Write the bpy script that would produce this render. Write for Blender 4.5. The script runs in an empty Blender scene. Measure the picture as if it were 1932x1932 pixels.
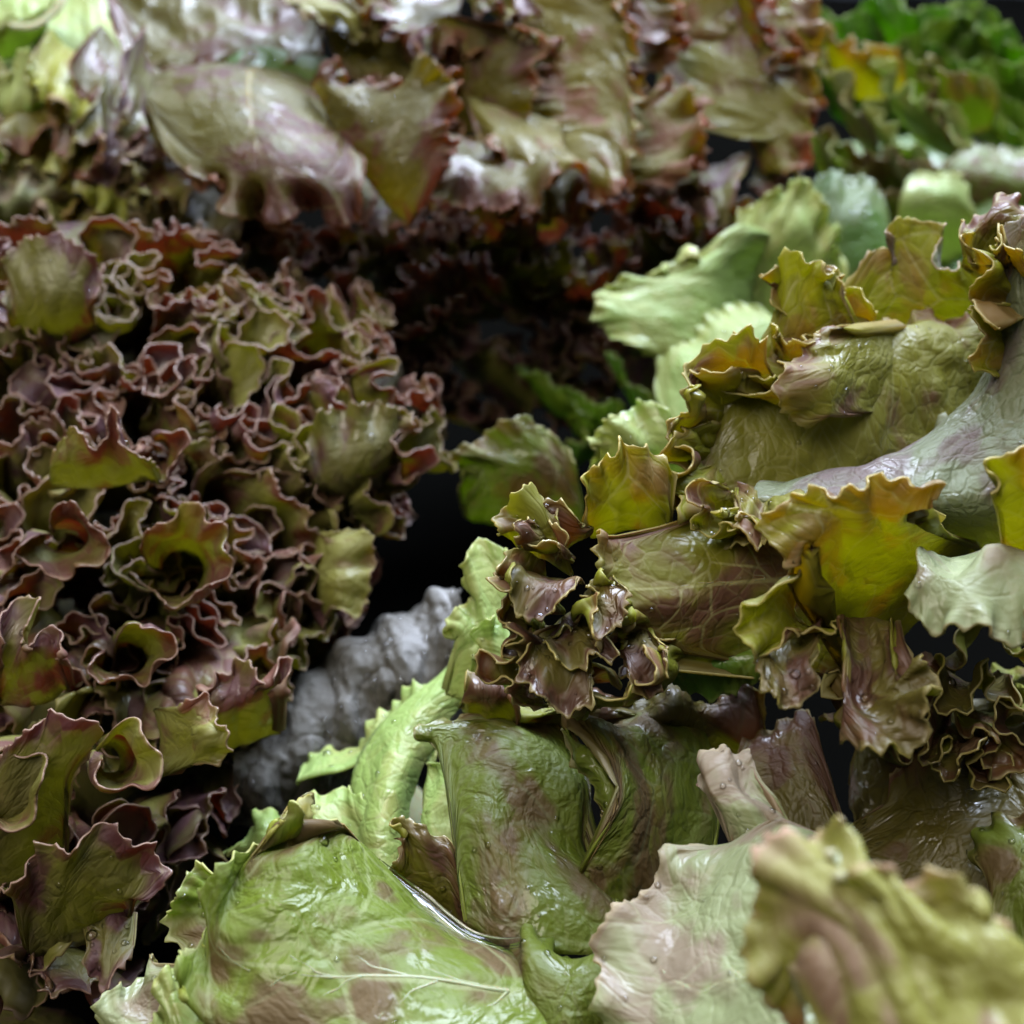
import bpy, math, random
import numpy as np

# ---------------------------------------------------------------- camera, world, lamps, exposure
scene = bpy.context.scene
C = scene.collection
CAM_H, PITCH, TANF = 0.215, math.radians(30), 0.445
FWD = np.array([0, math.cos(PITCH), -math.sin(PITCH)])
UPV = np.array([0, math.sin(PITCH), math.cos(PITCH)])
RGT = np.array([1.0, 0, 0])
CAM = np.array([0, 0, CAM_H])
cd = bpy.data.cameras.new('camera'); cam = bpy.data.objects.new('camera', cd); C.objects.link(cam)
cam.location = CAM; cam.rotation_euler = (math.pi/2 - PITCH, 0, 0)
cd.sensor_width = 36; cd.lens = 18/TANF; cd.clip_start = 0.01; cd.clip_end = 20
cd.dof.use_dof = True; cd.dof.focus_distance = 0.185; cd.dof.aperture_fstop = cd.lens/2.4; cd.dof.aperture_blades = 0
scene.camera = cam
w = bpy.data.worlds.new('World'); scene.world = w; w.use_nodes = True
w.node_tree.nodes['Background'].inputs[0].default_value = (0.62, 0.75, 1.0, 1)
w.node_tree.nodes['Background'].inputs[1].default_value = 0.05

def area_lamp(name, loc, target, size, power, col):
    l = bpy.data.lights.new(name, 'AREA'); l.shape = 'RECTANGLE'; l.size, l.size_y = size
    l.energy = power; l.color = col
    o = bpy.data.objects.new(name, l); C.objects.link(o); o.location = loc
    from mathutils import Vector
    o.rotation_euler = (Vector(target) - Vector(loc)).to_track_quat('-Z', 'Y').to_euler()
    return o
area_lamp('window_light', (0.45, 1.55, 2.0), (0.0, 0.25, 0.08), (2.4, 1.9), 310, (0.72, 0.81, 1.0))
area_lamp('fill_light', (-0.7, -0.5, 1.9), (0, 0.25, 0.08), (1.4, 1.4), 40.0, (1.0, 0.91, 0.80))  # unseen warm fill lamp, added to lift the shadows from the front left
scene.view_settings.view_transform = 'Standard'; scene.view_settings.look = 'None'
scene.view_settings.gamma = 1; scene.view_settings.use_curve_mapping = False
scene.view_settings.exposure = 0.26
scene.render.engine = 'CYCLES'
scene.cycles.max_bounces = 6; scene.cycles.transmission_bounces = 5; scene.cycles.diffuse_bounces = 3; scene.cycles.glossy_bounces = 2
scene.cycles.use_adaptive_sampling = True; scene.cycles.adaptive_threshold = 0.05
scene.cycles.use_denoising = True
scene.cycles.caustics_reflective = False; scene.cycles.caustics_refractive = False

# ---------------------------------------------------------------- helpers
def at(x, y, d):
    """world point: x right, y down on a 1932 wide sheet seen from the camera, d metres deep"""
    k = TANF*d/966.0
    return CAM + RGT*((x-966)*k) + UPV*((966-y)*k) + FWD*d

def rows_at(rows):
    return [np.array([at(*p) for p in r]) for r in rows]

def catmull(pts, n, t=None):
    """centripetal-ish Catmull-Rom through pts (m,...) sampled at n values"""
    pts = np.asarray(pts, float); m = len(pts)
    if m == 2:
        u = np.linspace(0, 1, n) if t is None else t
        return pts[0] + (pts[1]-pts[0])*u.reshape((-1,)+(1,)*(pts.ndim-1))
    if t is None:
        seg = np.sqrt(np.sqrt(((np.diff(pts, axis=0))**2).reshape(m-1, -1).sum(1)))**1.3 + 1e-6
        knots = np.concatenate([[0], np.cumsum(seg)]); knots /= knots[-1]
        u = np.linspace(0, 1, n)
    else:
        knots = np.linspace(0, 1, m); u = t
    tan = np.empty_like(pts)
    dk = np.diff(knots)
    sh = (-1,)+(1,)*(pts.ndim-1)
    sl = np.diff(pts, axis=0)/dk.reshape(sh)
    tan[1:-1] = (sl[:-1]*dk[1:].reshape(sh) + sl[1:]*dk[:-1].reshape(sh))/(dk[1:]+dk[:-1]).reshape(sh)
    tan[0] = sl[0]; tan[-1] = sl[-1]
    i = np.clip(np.searchsorted(knots, u, side='right')-1, 0, m-2)
    h = dk[i]; x = (u-knots[i])/h
    x = x.reshape(sh); h = h.reshape(sh)
    return ((2*x**3-3*x**2+1)*pts[i] + (x**3-2*x**2+x)*h*tan[i] + (-2*x**3+3*x**2)*pts[i+1] + (x**3-x**2)*h*tan[i+1])

def noise1(rng, n, cells):
    """smooth 1-D noise in -1..1, n samples"""
    cells = max(3, int(round(cells)))
    return catmull(rng.uniform(-1, 1, (cells+1, 1)), n)[:, 0]

def noise2(rng, nv, ns, cv, cs, tv=None):
    g = rng.uniform(-1, 1, (max(3, int(cv))+1, max(3, int(cs))+1))
    a = catmull(g, nv, t=np.linspace(0, 1, nv) if tv is None else tv)
    return catmull(a.T, ns, t=np.linspace(0, 1, ns)).T

def fractal(rng, nv, ns, lv, ls, size, tv, octaves=3):
    """noise in about 0..1 whose blotches are size metres wide"""
    out = 0; amp = 1; tot = 0
    for _ in range(octaves):
        out = out + amp*noise2(rng, nv, ns, lv/size, ls/size, tv); tot += amp*0.8
        amp *= 0.55; size *= 0.5
    return np.clip(0.5+0.5*out/tot, 0, 1)

def smooth_box(a, win):
    """moving average along the last axis"""
    win = max(3, int(win) | 1); p = win//2
    for _ in range(2):
        b = np.concatenate([2*a[..., :1]-a[..., 1:p+1][..., ::-1], a, 2*a[..., -1:]-a[..., -p-1:-1][..., ::-1]], -1)
        c = np.cumsum(np.concatenate([np.zeros(b.shape[:-1]+(1,)), b], -1), -1)
        a = (c[..., win:]-c[..., :-win])/win
    return a

def unit(a): return a/(np.linalg.norm(a, axis=-1, keepdims=True)+1e-12)

def frame(P):
    ds = np.gradient(P, axis=1); dv = np.gradient(P, axis=0)
    T = unit(ds); N = unit(np.cross(ds, dv)); O = unit(dv - (dv*T).sum(-1, keepdims=True)*T)
    return T, N, O

def sstep(x): x = np.clip(x, 0, 1); return x*x*(3-2*x)

def meander(P, rng, lam, omega, reach, irr=0.45, D=None, P0=None):
    """gather the margin (last row) into loops: the sheet swings to and fro by the angle omega"""
    nv, ns = P.shape[:2]
    if P0 is None: P0 = P
    T, N, O = frame(P0)
    seg = np.linalg.norm(np.diff(P0, axis=1), axis=2)
    ds = np.concatenate([seg[:, :1], seg], 1)
    L = seg[-1].sum(); nw = max(1.5, L/lam)
    s = np.cumsum(ds[-1])/lam
    ph = 2*np.pi*(s + 0.42*irr*noise1(rng, ns, nw*1.1)) + rng.uniform(0, 6.28)
    if D is None: D = margin_dist(P)
    reach_s = reach*(1+0.45*noise1(rng, ns, nw*0.8))
    wgt = sstep(1-D/reach_s[None])
    amp = np.clip(1 + irr*0.8*noise1(rng, ns, nw*0.9), 0.25, 1.25)
    om = omega*wgt*amp[None]
    drift = (1-wgt)*(0.5*noise1(rng, ns, nw*0.7))[None]
    a = om*np.sin(ph[None]+drift)
    X = np.cumsum(np.cos(a)*ds, 1); Y = np.cumsum(np.sin(a)*ds, 1)
    win = ns/nw*1.05
    mean = np.clip(smooth_box(np.cos(a), win), 0.22, 1)
    X = np.cumsum(np.cos(a)/mean*ds, 1); Y = np.cumsum(np.sin(a)/mean*ds, 1)
    S = np.cumsum(ds, 1)
    dX = X-S; dX -= smooth_box(dX, win); Y = Y-smooth_box(Y, win)
    # smooth the frame so that loops do not shear
    T = unit(smooth_box(T.transpose(0, 2, 1), win*0.6).transpose(0, 2, 1)); N = unit(smooth_box(N.transpose(0, 2, 1), win*0.6).transpose(0, 2, 1))
    return P + T*dX[..., None] + N*Y[..., None]

def margin_dist(P):
    seg = np.linalg.norm(np.diff(P, axis=0), axis=2)
    c = np.cumsum(seg[::-1], 0)[::-1]
    return np.concatenate([c, np.zeros((1, P.shape[1]))], 0)

def build_mesh(name, P, mats, attrs, uv, parent, thick=0.0, flip=False):
    nv, ns = P.shape[:2]
    me = bpy.data.meshes.new(name)
    idx = np.arange(nv*ns).reshape(nv, ns)
    q = np.stack([idx[:-1, :-1], idx[:-1, 1:], idx[1:, 1:], idx[1:, :-1]], -1).reshape(-1, 4)
    if flip: q = q[:, ::-1]
    q = np.ascontiguousarray(q)
    nf = len(q)
    me.vertices.add(nv*ns); me.vertices.foreach_set('co', P.reshape(-1))
    me.loops.add(nf*4); me.loops.foreach_set('vertex_index', q.reshape(-1))
    me.polygons.add(nf); me.polygons.foreach_set('loop_start', np.arange(0, nf*4, 4)); me.polygons.foreach_set('loop_total', np.full(nf, 4))
    me.polygons.foreach_set('use_smooth', np.ones(nf, bool))
    me.update(calc_edges=True)
    for k, a in attrs.items():
        at_ = me.attributes.new(k, 'FLOAT', 'POINT'); at_.data.foreach_set('value', np.ascontiguousarray(a, dtype=np.float32).reshape(-1))
    if uv is not None:
        l = me.uv_layers.new(name='UVMap'); l.data.foreach_set('uv', uv.reshape(-1, 2)[q.reshape(-1)].astype(np.float32).reshape(-1))
    for m in mats: me.materials.append(m)
    o = bpy.data.objects.new(name, me); C.objects.link(o)
    if parent is not None:
        o.parent = parent; o.location = -np.array(parent.location)
    if thick > 0:
        md = o.modifiers.new('thickness', 'SOLIDIFY'); md.thickness = thick; md.offset = -1 if not flip else -1
        md.material_offset = 1 if len(mats) > 1 else 0; md.material_offset_rim = 2 if len(mats) > 2 else 0
        md.use_quality_normals = False
    return o

def vein_tube(path, nn, rad, name, mat, parent, n=7):
    path = catmull(path, 28); nn = unit(catmull(nn, 28)); rad = np.interp(np.linspace(0, 1, 28), np.linspace(0, 1, len(rad)), rad)
    T = unit(np.gradient(path, axis=0)); B = unit(np.cross(T, nn))
    a = np.linspace(0, 2*np.pi, n+1)
    P = path[:, None] + nn[:, None]*(np.sin(a)[None, :, None]*rad[:, None, None]*0.6) + B[:, None]*(np.cos(a)[None, :, None]*rad[:, None, None])
    me_o = build_mesh(name, P, [mat], {}, None, None)
    me_o.parent = parent; me_o.location = (0, 0, 0)
    return me_o

SHEETS = []     # finished upper surfaces, for the water drops

def leaf(rows, kind, parent, seed=0, lam=0.010, omega=1.6, reach=0.02, lam2=0.004, omega2=0.9, reach2=0.006,
         irr=0.5, teeth=0.0011, tooth_gap=0.0028, blister=0.0012, face='cam', nv=30, step=0.00060, thick=0.00035,
         ribs=(), name='leaf', px=True, warp=0.0, drops=True, scallop=0.002, scallop_gap=0.009, rnd_p=6.0):
    rng = np.random.default_rng(seed+11)
    rows = rows_at(rows) if px else [np.asarray(r, float) for r in rows]
    mrow = catmull(rows[-1], 200); L = np.linalg.norm(np.diff(mrow, axis=0), axis=1).sum()
    gain = 1/np.clip(1-(omega/2.2)**2*0.7, 0.3, 1)
    ns = int(np.clip(L*gain/step, 60, 900))
    R = np.stack([catmull(r, ns) for r in rows])                       # rows x ns x 3
    seg = np.linalg.norm(np.diff(R, axis=0), axis=2).mean(1)
    kn = np.concatenate([[0], np.cumsum(seg)]); kn /= kn[-1]
    tt = np.linspace(0, 1, nv); tt = 1-(1-tt)**1.6                      # dense at the margin
    # map to uniform-knot parameter
    u = np.interp(tt, kn, np.linspace(0, 1, len(rows)))
    P = catmull(R, nv, t=u); F0 = P.copy()
    if rnd_p:                                                          # the margin curves round to the base at both ends
        g = np.maximum(0.06, (1-np.abs(np.linspace(-1, 1, ns))**rnd_p)**(1/2.2))
        for j in np.nonzero(g < 0.999)[0]:
            P[:, j] = catmull(R[:, j], nv, t=np.interp(tt*g[j], kn, np.linspace(0, 1, len(rows))))
    D0 = margin_dist(P)
    Lv = seg.sum()
    s_lin = np.linspace(0, 1, ns)
    rowlen = np.linalg.norm(np.diff(F0, axis=1), axis=2).sum(1)
    U = (s_lin[None]-0.5)*np.maximum(rowlen, 0.25*rowlen.max())[:, None]
    V = (tt*Lv)[:, None] + 0*U
    wp = np.stack([noise2(rng, nv, ns, Lv/0.008, L/0.008, tt), noise2(rng, nv, ns, Lv/0.008, L/0.008, tt)], -1)
    uv = np.stack([U, V], -1) + rng.uniform(0, 3, 2) + wp*0.0016
    blot = {'blotch': fractal(rng, nv, ns, Lv, L, 0.018, tt), 'mottle': fractal(rng, nv, ns, Lv, L, 0.0055, tt), 'wet': fractal(rng, nv, ns, Lv, L, 0.008, tt)}
    rib = np.full(P.shape[:2], 1.0)
    for r0 in ribs:
        s0, s1, wd = r0
        c = s0 + (s1-s0)*tt + 0.012*noise1(rng, nv, 4)
        dd = np.abs(s_lin[None]-c[:, None])*rowlen[:, None]
        rib = np.minimum(rib, dd/(wd*(1.15-tt)[:, None]))
    # gentle blisters between the veins, raised ribs
    T, N, O = frame(F0)
    b = np.abs(noise2(rng, nv, ns, Lv/0.011, L/0.011, tt))*0.75 + np.abs(noise2(rng, nv, ns, Lv/0.0055, L/0.0055, tt))*0.4 + 0.4*noise2(rng, nv, ns, Lv/0.02, L/0.02, tt) - 0.4
    P = P + N*(b*blister)[..., None]; F0 = F0 + N*(b*blister)[..., None]
    
    if warp:
        P = P + N*(noise2(rng, nv, ns, 3, L/0.03)*warp*np.linspace(0.2, 1, nv)[:, None])[..., None]
    if scallop > 0:
        T, N, O = frame(F0)
        arc = np.concatenate([[0], np.cumsum(np.linalg.norm(np.diff(F0[-1], axis=0), axis=1))])
        pos = [-scallop_gap*rng.uniform(0.1, 0.9)]
        while pos[-1] < arc[-1]: pos.append(pos[-1] + scallop_gap*rng.uniform(0.45, 1.6))
        pos = np.array(pos); hg = scallop*rng.uniform(0.3, 1.5, len(pos))
        i = np.clip(np.searchsorted(pos, arc)-1, 0, len(pos)-2)
        fr = np.clip((arc-pos[i])/(pos[i+1]-pos[i]), 0, 1)
        lift = (hg[i]*(1-fr)**2.2 + hg[i+1]*fr**2.2) - 0.35*scallop
        P = P + O*(lift[None]*sstep(1-D0/0.007)**0.8)[..., None]
    if omega > 0:
        D1 = margin_dist(F0); st = rng.bit_generator.state
        P = meander(P, rng, lam, omega, reach, irr, D0, F0); rng.bit_generator.state = st
        F0 = meander(F0, rng, lam, omega, reach, irr, D1)
    if omega2 > 0: P = meander(P, rng, lam2*gain**0.5, omega2, reach2, irr, D0, F0)
    # teeth on the margin
    if teeth > 0:
        T, N, O = frame(F0)
        arc = np.concatenate([[0], np.cumsum(np.linalg.norm(np.diff(P[-1], axis=0), axis=1))])
        pos = []; x = 0
        while x < arc[-1]:
            x += tooth_gap*rng.uniform(0.45, 1.7); pos.append(x)
        pos = np.array(pos)
        hgt = teeth*rng.uniform(0.25, 1.35, len(pos))
        i = np.clip(np.searchsorted(pos, arc), 0, len(pos)-1); j = np.clip(i-1, 0, len(pos)-1)
        wid = tooth_gap*0.42
        f = np.maximum(hgt[i]*np.clip(1-np.abs(pos[i]-arc)/wid, 0, 1)**1.3, hgt[j]*np.clip(1-np.abs(arc-pos[j])/wid, 0, 1)**1.3)
        P[-1] += O[-1]*f[:, None]; P[-2] += O[-2]*(f*0.35)[:, None]
    T, N, O = frame(P)
    want = CAM - P
    facing = (N*want).sum()
    flip = (facing < 0) if face == 'cam' else (facing > 0)
    attrs = {'edge': D0*1000.0, 'rib': rib, **blot}
    o = build_mesh(name, P, MATS[kind], attrs, uv, parent, thick, flip)
    if drops: SHEETS.append((P, -N if flip else N))
    NN = -N if flip else N
    def samp(sv, vv):
        j = np.clip((np.asarray(sv)*(ns-1)).astype(int), 1, ns-2); i = np.clip(np.searchsorted(tt, vv), 1, nv-2)
        return P[i, j], NN[i, j]
    for k, (s0, s1, wd) in enumerate(ribs):                            # the main rib and the side veins that leave it
        vv = np.linspace(0.12, 0.86, 14); cc = s0+(s1-s0)*vv + 0.010*np.sin(vv*9+seed)
        pth, nn = samp(cc, vv)
        vein_tube(pth-nn*0.00012, nn, wd*0.55*(1.02-vv), 'midrib', VEIN[kind], o)
        for q, v0 in enumerate(np.arange(0.10, 0.74, 0.09)):
            sg = 1 if q % 2 else -1
            t_ = np.linspace(0, 1, 10); ds_ = rng.uniform(0.14, 0.24)
            sv = s0+(s1-s0)*v0 + 0.010*np.sin(v0*9+seed) + sg*ds_*t_**1.15 + 0.012*np.sin(t_*rng.uniform(4, 8))*t_
            v_ = v0 + rng.uniform(0.16, 0.28)*t_**0.85
            ok = (sv > 0.03) & (sv < 0.97) & (v_ < 0.97)
            if ok.sum() < 4: continue
            pth, nn = samp(sv[ok], v_[ok])
            vein_tube(pth-nn*0.00010, nn, wd*0.34*(1.05-t_[ok])*(1-0.4*v0), 'side_vein', VEIN[kind], o, n=5)
    return o

def thing(name, label, cat, loc, group=None):
    o = bpy.data.objects.new(name, None); C.objects.link(o); o.empty_display_size = 0.02
    o.location = loc; o['label'] = label; o['category'] = cat
    if group: o['group'] = group
    return o

# ---------------------------------------------------------------- materials
def leaf_material(name, inner, outer, spot, rim, vein, trans_in, trans_out, redness=0.0, red_edge=9.0, translucency=0.42,
                  rough=0.30, wet=0.25, bump=0.5, vein_amt=0.5, bloom=0.0, flip_noise=1.1, reach=14.0, spec=0.7, vscale=105, sat=1.25):
    def rich(c, k=sat):
        g = 0.30*c[0]+0.60*c[1]+0.10*c[2]
        return tuple(max(0.004, g+(v-g)*k) for v in c)
    inner, outer, spot, trans_in, trans_out = map(rich, (inner, outer, spot, trans_in, trans_out))
    m = bpy.data.materials.new(name); m.use_nodes = True
    nt = m.node_tree; nt.nodes.clear(); N = nt.nodes.new; L = nt.links.new
    def node(t, **k):
        n = N(t)
        for a, b in k.items(): setattr(n, a, b)
        return n
    def inp(n, i, v):
        if hasattr(v, 'is_linked') or hasattr(v, 'links'): L(v, n.inputs[i])
        else: n.inputs[i].default_value = v
    def math_(op, a, b=0.0, c=None, clamp=False):
        n = node('ShaderNodeMath', operation=op, use_clamp=clamp); inp(n, 0, a); inp(n, 1, b)
        if c is not None: inp(n, 2, c)
        return n.outputs[0]
    def mixc(f, a, b):
        n = node('ShaderNodeMix', data_type='RGBA'); inp(n, 0, f)
        inp(n, 6, a if not isinstance(a, tuple) else (*a, 1)); inp(n, 7, b if not isinstance(b, tuple) else (*b, 1)); return n.outputs[2]
    def ramp(v, lo, hi, a=0.0, b=1.0):
        n = node('ShaderNodeMapRange', interpolation_type='SMOOTHSTEP'); inp(n, 0, v); inp(n, 1, lo); inp(n, 2, hi); inp(n, 3, a); inp(n, 4, b); return n.outputs[0]
    uvn = node('ShaderNodeUVMap', uv_map='UVMap').outputs[0]
    edge = node('ShaderNodeAttribute', attribute_name='edge').outputs['Fac']
    rib = node('ShaderNodeAttribute', attribute_name='rib').outputs['Fac']
    n_big = node('ShaderNodeAttribute', attribute_name='blotch').outputs['Fac']
    n_mid = node('ShaderNodeAttribute', attribute_name='mottle').outputs['Fac']
    n_wet = node('ShaderNodeAttribute', attribute_name='wet').outputs['Fac']
    nf = node('ShaderNodeTexNoise', noise_dimensions='2D'); inp(nf, 'Vector', uvn); nf.inputs['Scale'].default_value = 1100; nf.inputs['Detail'].default_value = 1
    n_fine = nf.outputs['Fac']
    np_ = node('ShaderNodeTexNoise', noise_dimensions='2D'); inp(np_, 'Vector', uvn); np_.inputs['Scale'].default_value = 330; np_.inputs['Detail'].default_value = 2; np_.inputs['Distortion'].default_value = 0.4
    n_puck = np_.outputs['Fac']
    def vor(sc, feat='DISTANCE_TO_EDGE'):
        n = node('ShaderNodeTexVoronoi', voronoi_dimensions='2D', feature=feat); L(uvn, n.inputs['Vector']); n.inputs['Scale'].default_value = sc
        return n.outputs['Distance']
    v1 = vor(vscale); v2 = vor(vscale*2.9)
    vc = node('ShaderNodeTexVoronoi', voronoi_dimensions='2D', feature='F1'); L(uvn, vc.inputs['Vector']); vc.inputs['Scale'].default_value = vscale*2.9
    sx = node('ShaderNodeSeparateColor'); L(vc.outputs['Color'], sx.inputs[0]); cellr = sx.outputs[0]
    line1 = ramp(v1, 0.008, 0.042, 1, 0); line2 = ramp(v2, 0.0, 0.075, 1, 0)
    ribl = ramp(rib, 0.3, 1.0, 1, 0)
    lines = math_('MAXIMUM', math_('MAXIMUM', math_('MULTIPLY', line1, ramp(n_big, 0.3, 0.7, 0.45, 0.95)), math_('MULTIPLY', line2, 0.34)), ribl)
    # tint: inner green towards red-brown at the margin, broken by blotches
    e = ramp(edge, 0.0, reach, 1, 0)
    t = math_('ADD', math_('MULTIPLY', e, red_edge*0.1), redness)
    t = math_('ADD', t, math_('MULTIPLY', math_('SUBTRACT', n_big, 0.5), flip_noise*1.6))
    t = math_('ADD', t, math_('MULTIPLY', math_('SUBTRACT', n_mid, 0.5), 1.1))
    t = math_('ADD', t, math_('MULTIPLY', math_('SUBTRACT', cellr, 0.5), 0.42))
    t = ramp(t, 0.08, 0.92)
    col = mixc(t, inner, outer)
    sp = ramp(math_('MULTIPLY', n_mid, n_big), 0.26, 0.42)
    col = mixc(math_('MULTIPLY', sp, 0.55), col, spot)
    col = mixc(math_('MULTIPLY', lines, vein_amt), col, vein)
    n_rim = math_('ADD', edge, math_('MULTIPLY', n_mid, 0.5))
    rimf = math_('MULTIPLY', ramp(n_rim, 0.30, 0.70, 1, 0), ramp(n_mid, 0.32, 0.62, 0.2, 1.0))
    col = mixc(math_('MULTIPLY', rimf, 0.62), col, rim)
    tc = mixc(t, trans_in, trans_out)
    tc = mixc(math_('MULTIPLY', lines, vein_amt*0.6), tc, vein)
    tc = mixc(math_('MULTIPLY', rimf, 0.5), tc, rim)
    # relief: cells swell between sunken veins, fine grain
    h = math_('ADD', math_('MULTIPLY', ramp(v1, 0.0, 0.16), 0.22), math_('MULTIPLY', ramp(v2, 0.0, 0.16), 0.14))
    h = math_('ADD', math_('ADD', h, math_('MULTIPLY', n_fine, 0.16)), math_('MULTIPLY', n_puck, 0.85))
    bp = node('ShaderNodeBump'); bp.inputs['Strength'].default_value = bump; bp.inputs['Distance'].default_value = 0.0010; L(h, bp.inputs['Height'])
    wetm = ramp(n_wet, 0.60, 0.67)
    r = math_('SUBTRACT', math_('ADD', rough+0.12, math_('MULTIPLY', n_mid, 0.30)), math_('MULTIPLY', wetm, 0.14))
    pb = node('ShaderNodeBsdfPrincipled')
    L(col, pb.inputs['Base Color']); L(r, pb.inputs['Roughness']); L(bp.outputs[0], pb.inputs['Normal'])
    pb.inputs['IOR'].default_value = 1.46; pb.inputs['Specular IOR Level'].default_value = spec
    L(math_('MULTIPLY', wetm, wet), pb.inputs['Coat Weight']); pb.inputs['Coat Roughness'].default_value = 0.07; L(bp.outputs[0], pb.inputs['Coat Normal'])
    if bloom: pb.inputs['Sheen Weight'].default_value = bloom; pb.inputs['Sheen Roughness'].default_value = 0.4
    tb = node('ShaderNodeBsdfTranslucent'); L(tc, tb.inputs['Color']); L(bp.outputs[0], tb.inputs['Normal'])
    mx = node('ShaderNodeMixShader'); mx.inputs[0].default_value = translucency
    L(pb.outputs[0], mx.inputs[1]); L(tb.outputs[0], mx.inputs[2])
    out = node('ShaderNodeOutputMaterial'); L(mx.outputs[0], out.inputs[0])
    return m

def simple_material(name, col, rough=0.5, **k):
    m = bpy.data.materials.new(name); m.use_nodes = True
    p = m.node_tree.nodes['Principled BSDF']; p.inputs['Base Color'].default_value = (*col, 1); p.inputs['Roughness'].default_value = rough
    for a, b in k.items(): p.inputs[a].default_value = b
    return m

PALE_RIM = (0.50, 0.38, 0.17); PINK_RIM = (0.52, 0.30, 0.20); LIME_RIM = (0.48, 0.50, 0.16)
def pair(tag, top, under):
    a = leaf_material(tag+'_upper', **top); b = leaf_material(tag+'_under', **under)
    c = leaf_material(tag+'_rim', **{**top, 'inner': top['rim'], 'outer': top['rim'], 'spot': top['rim'], 'vein_amt': 0.0})
    return [a, b, c]
MATS = {}
VEIN = {k: simple_material('vein_'+k, c, 0.4, **{'Subsurface Weight': 0.3, 'Subsurface Scale': 0.001}) for k, c in
        dict(red=(0.22, 0.18, 0.06), olive=(0.22, 0.19, 0.08), bronze=(0.16, 0.13, 0.06), green=(0.17, 0.185, 0.08), pale=(0.36, 0.37, 0.21), lime=(0.44, 0.52, 0.20), deep=(0.18, 0.28, 0.07)).items()}
# dark red-brown curly head, three moods
def red_kind(tag, redness, dark):
    k = 1.0 - 0.35*dark
    MATS[tag] = pair(tag,
        dict(inner=(0.135*k, 0.125*k, 0.020*k), outer=(0.128*k, 0.052*k, 0.054*k), spot=(0.080*k, 0.028*k, 0.042*k), rim=(0.27, 0.165, 0.11), vein=(0.24, 0.20, 0.07),
             trans_in=(0.38, 0.36, 0.03), trans_out=(0.34, 0.10, 0.05), redness=redness, red_edge=4.5, reach=15, wet=0.6, rough=0.30, vein_amt=0.35, spec=0.9, sat=0.95, translucency=0.40),
        dict(inner=(0.19*k, 0.185*k, 0.035*k), outer=(0.17*k, 0.070*k, 0.040*k), spot=(0.11*k, 0.040*k, 0.035*k), rim=(0.30, 0.18, 0.10), vein=(0.28, 0.26, 0.10),
             trans_in=(0.42, 0.40, 0.04), trans_out=(0.38, 0.14, 0.06), redness=redness-0.12, red_edge=4.5, reach=12, wet=0.2, rough=0.38, vein_amt=0.4, sat=1.0, translucency=0.40))
    VEIN[tag] = VEIN['olive']
red_kind('red', 0.30, 0.2); red_kind('red_olive', -0.10, 0.0); red_kind('red_purple', 0.55, 0.6)
MATS_UNDER_OLIVE = dict(inner=(0.25, 0.26, 0.055), outer=(0.26, 0.19, 0.075), spot=(0.21, 0.12, 0.065), rim=(0.50, 0.40, 0.20), vein=(0.46, 0.44, 0.19),
         trans_in=(0.50, 0.48, 0.035), trans_out=(0.46, 0.42, 0.06), translucency=0.50, redness=-0.30, red_edge=5.5, reach=8, wet=0.2, rough=0.36, vein_amt=0.65)
# olive leaves washed with red, glossy
MATS['olive'] = pair('olive_red',
    dict(inner=(0.185, 0.180, 0.050), outer=(0.170, 0.105, 0.065), spot=(0.085, 0.036, 0.036), rim=(0.46, 0.40, 0.17), vein=(0.42, 0.40, 0.16),
         trans_in=(0.42, 0.42, 0.03), trans_out=(0.42, 0.25, 0.06), translucency=0.50, redness=0.14, red_edge=5.5, reach=14, wet=0.45, rough=0.30, vein_amt=0.62),
    MATS_UNDER_OLIVE)
# dark bronze wet
MATS['bronze'] = pair('bronze',
    dict(inner=(0.115, 0.098, 0.034), outer=(0.118, 0.065, 0.040), spot=(0.058, 0.028, 0.022), rim=(0.42, 0.36, 0.15), vein=(0.13, 0.11, 0.055),
         trans_in=(0.28, 0.26, 0.03), trans_out=(0.28, 0.12, 0.05), redness=0.20, red_edge=4.0, reach=12, wet=0.8, rough=0.26, vein_amt=0.35, bump=0.7),
    dict(inner=(0.20, 0.21, 0.05), outer=(0.20, 0.11, 0.055), spot=(0.12, 0.06, 0.04), rim=(0.46, 0.40, 0.18), vein=(0.34, 0.32, 0.14),
         trans_in=(0.36, 0.38, 0.04), trans_out=(0.36, 0.22, 0.06), redness=-0.05, red_edge=5, reach=8, wet=0.3, rough=0.34, vein_amt=0.5))
# green leaf with brownish wash
MATS['green'] = pair('washed_green',
    dict(inner=(0.140, 0.175, 0.045), outer=(0.135, 0.110, 0.048), spot=(0.115, 0.075, 0.045), rim=(0.40, 0.40, 0.18), vein=(0.32, 0.36, 0.16),
         trans_in=(0.30, 0.42, 0.06), trans_out=(0.34, 0.25, 0.08), redness=0.16, red_edge=3.0, reach=14, wet=0.4, rough=0.32, vein_amt=0.50, vscale=62, flip_noise=1.0, bump=0.7, spec=0.55),
    dict(inner=(0.30, 0.34, 0.09), outer=(0.30, 0.22, 0.10), spot=(0.24, 0.16, 0.09), rim=(0.46, 0.44, 0.20), vein=(0.44, 0.44, 0.22),
         trans_in=(0.42, 0.48, 0.07), trans_out=(0.42, 0.32, 0.09), redness=-0.15, red_edge=3.5, reach=10, wet=0.2, rough=0.36, vein_amt=0.5))
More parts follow.
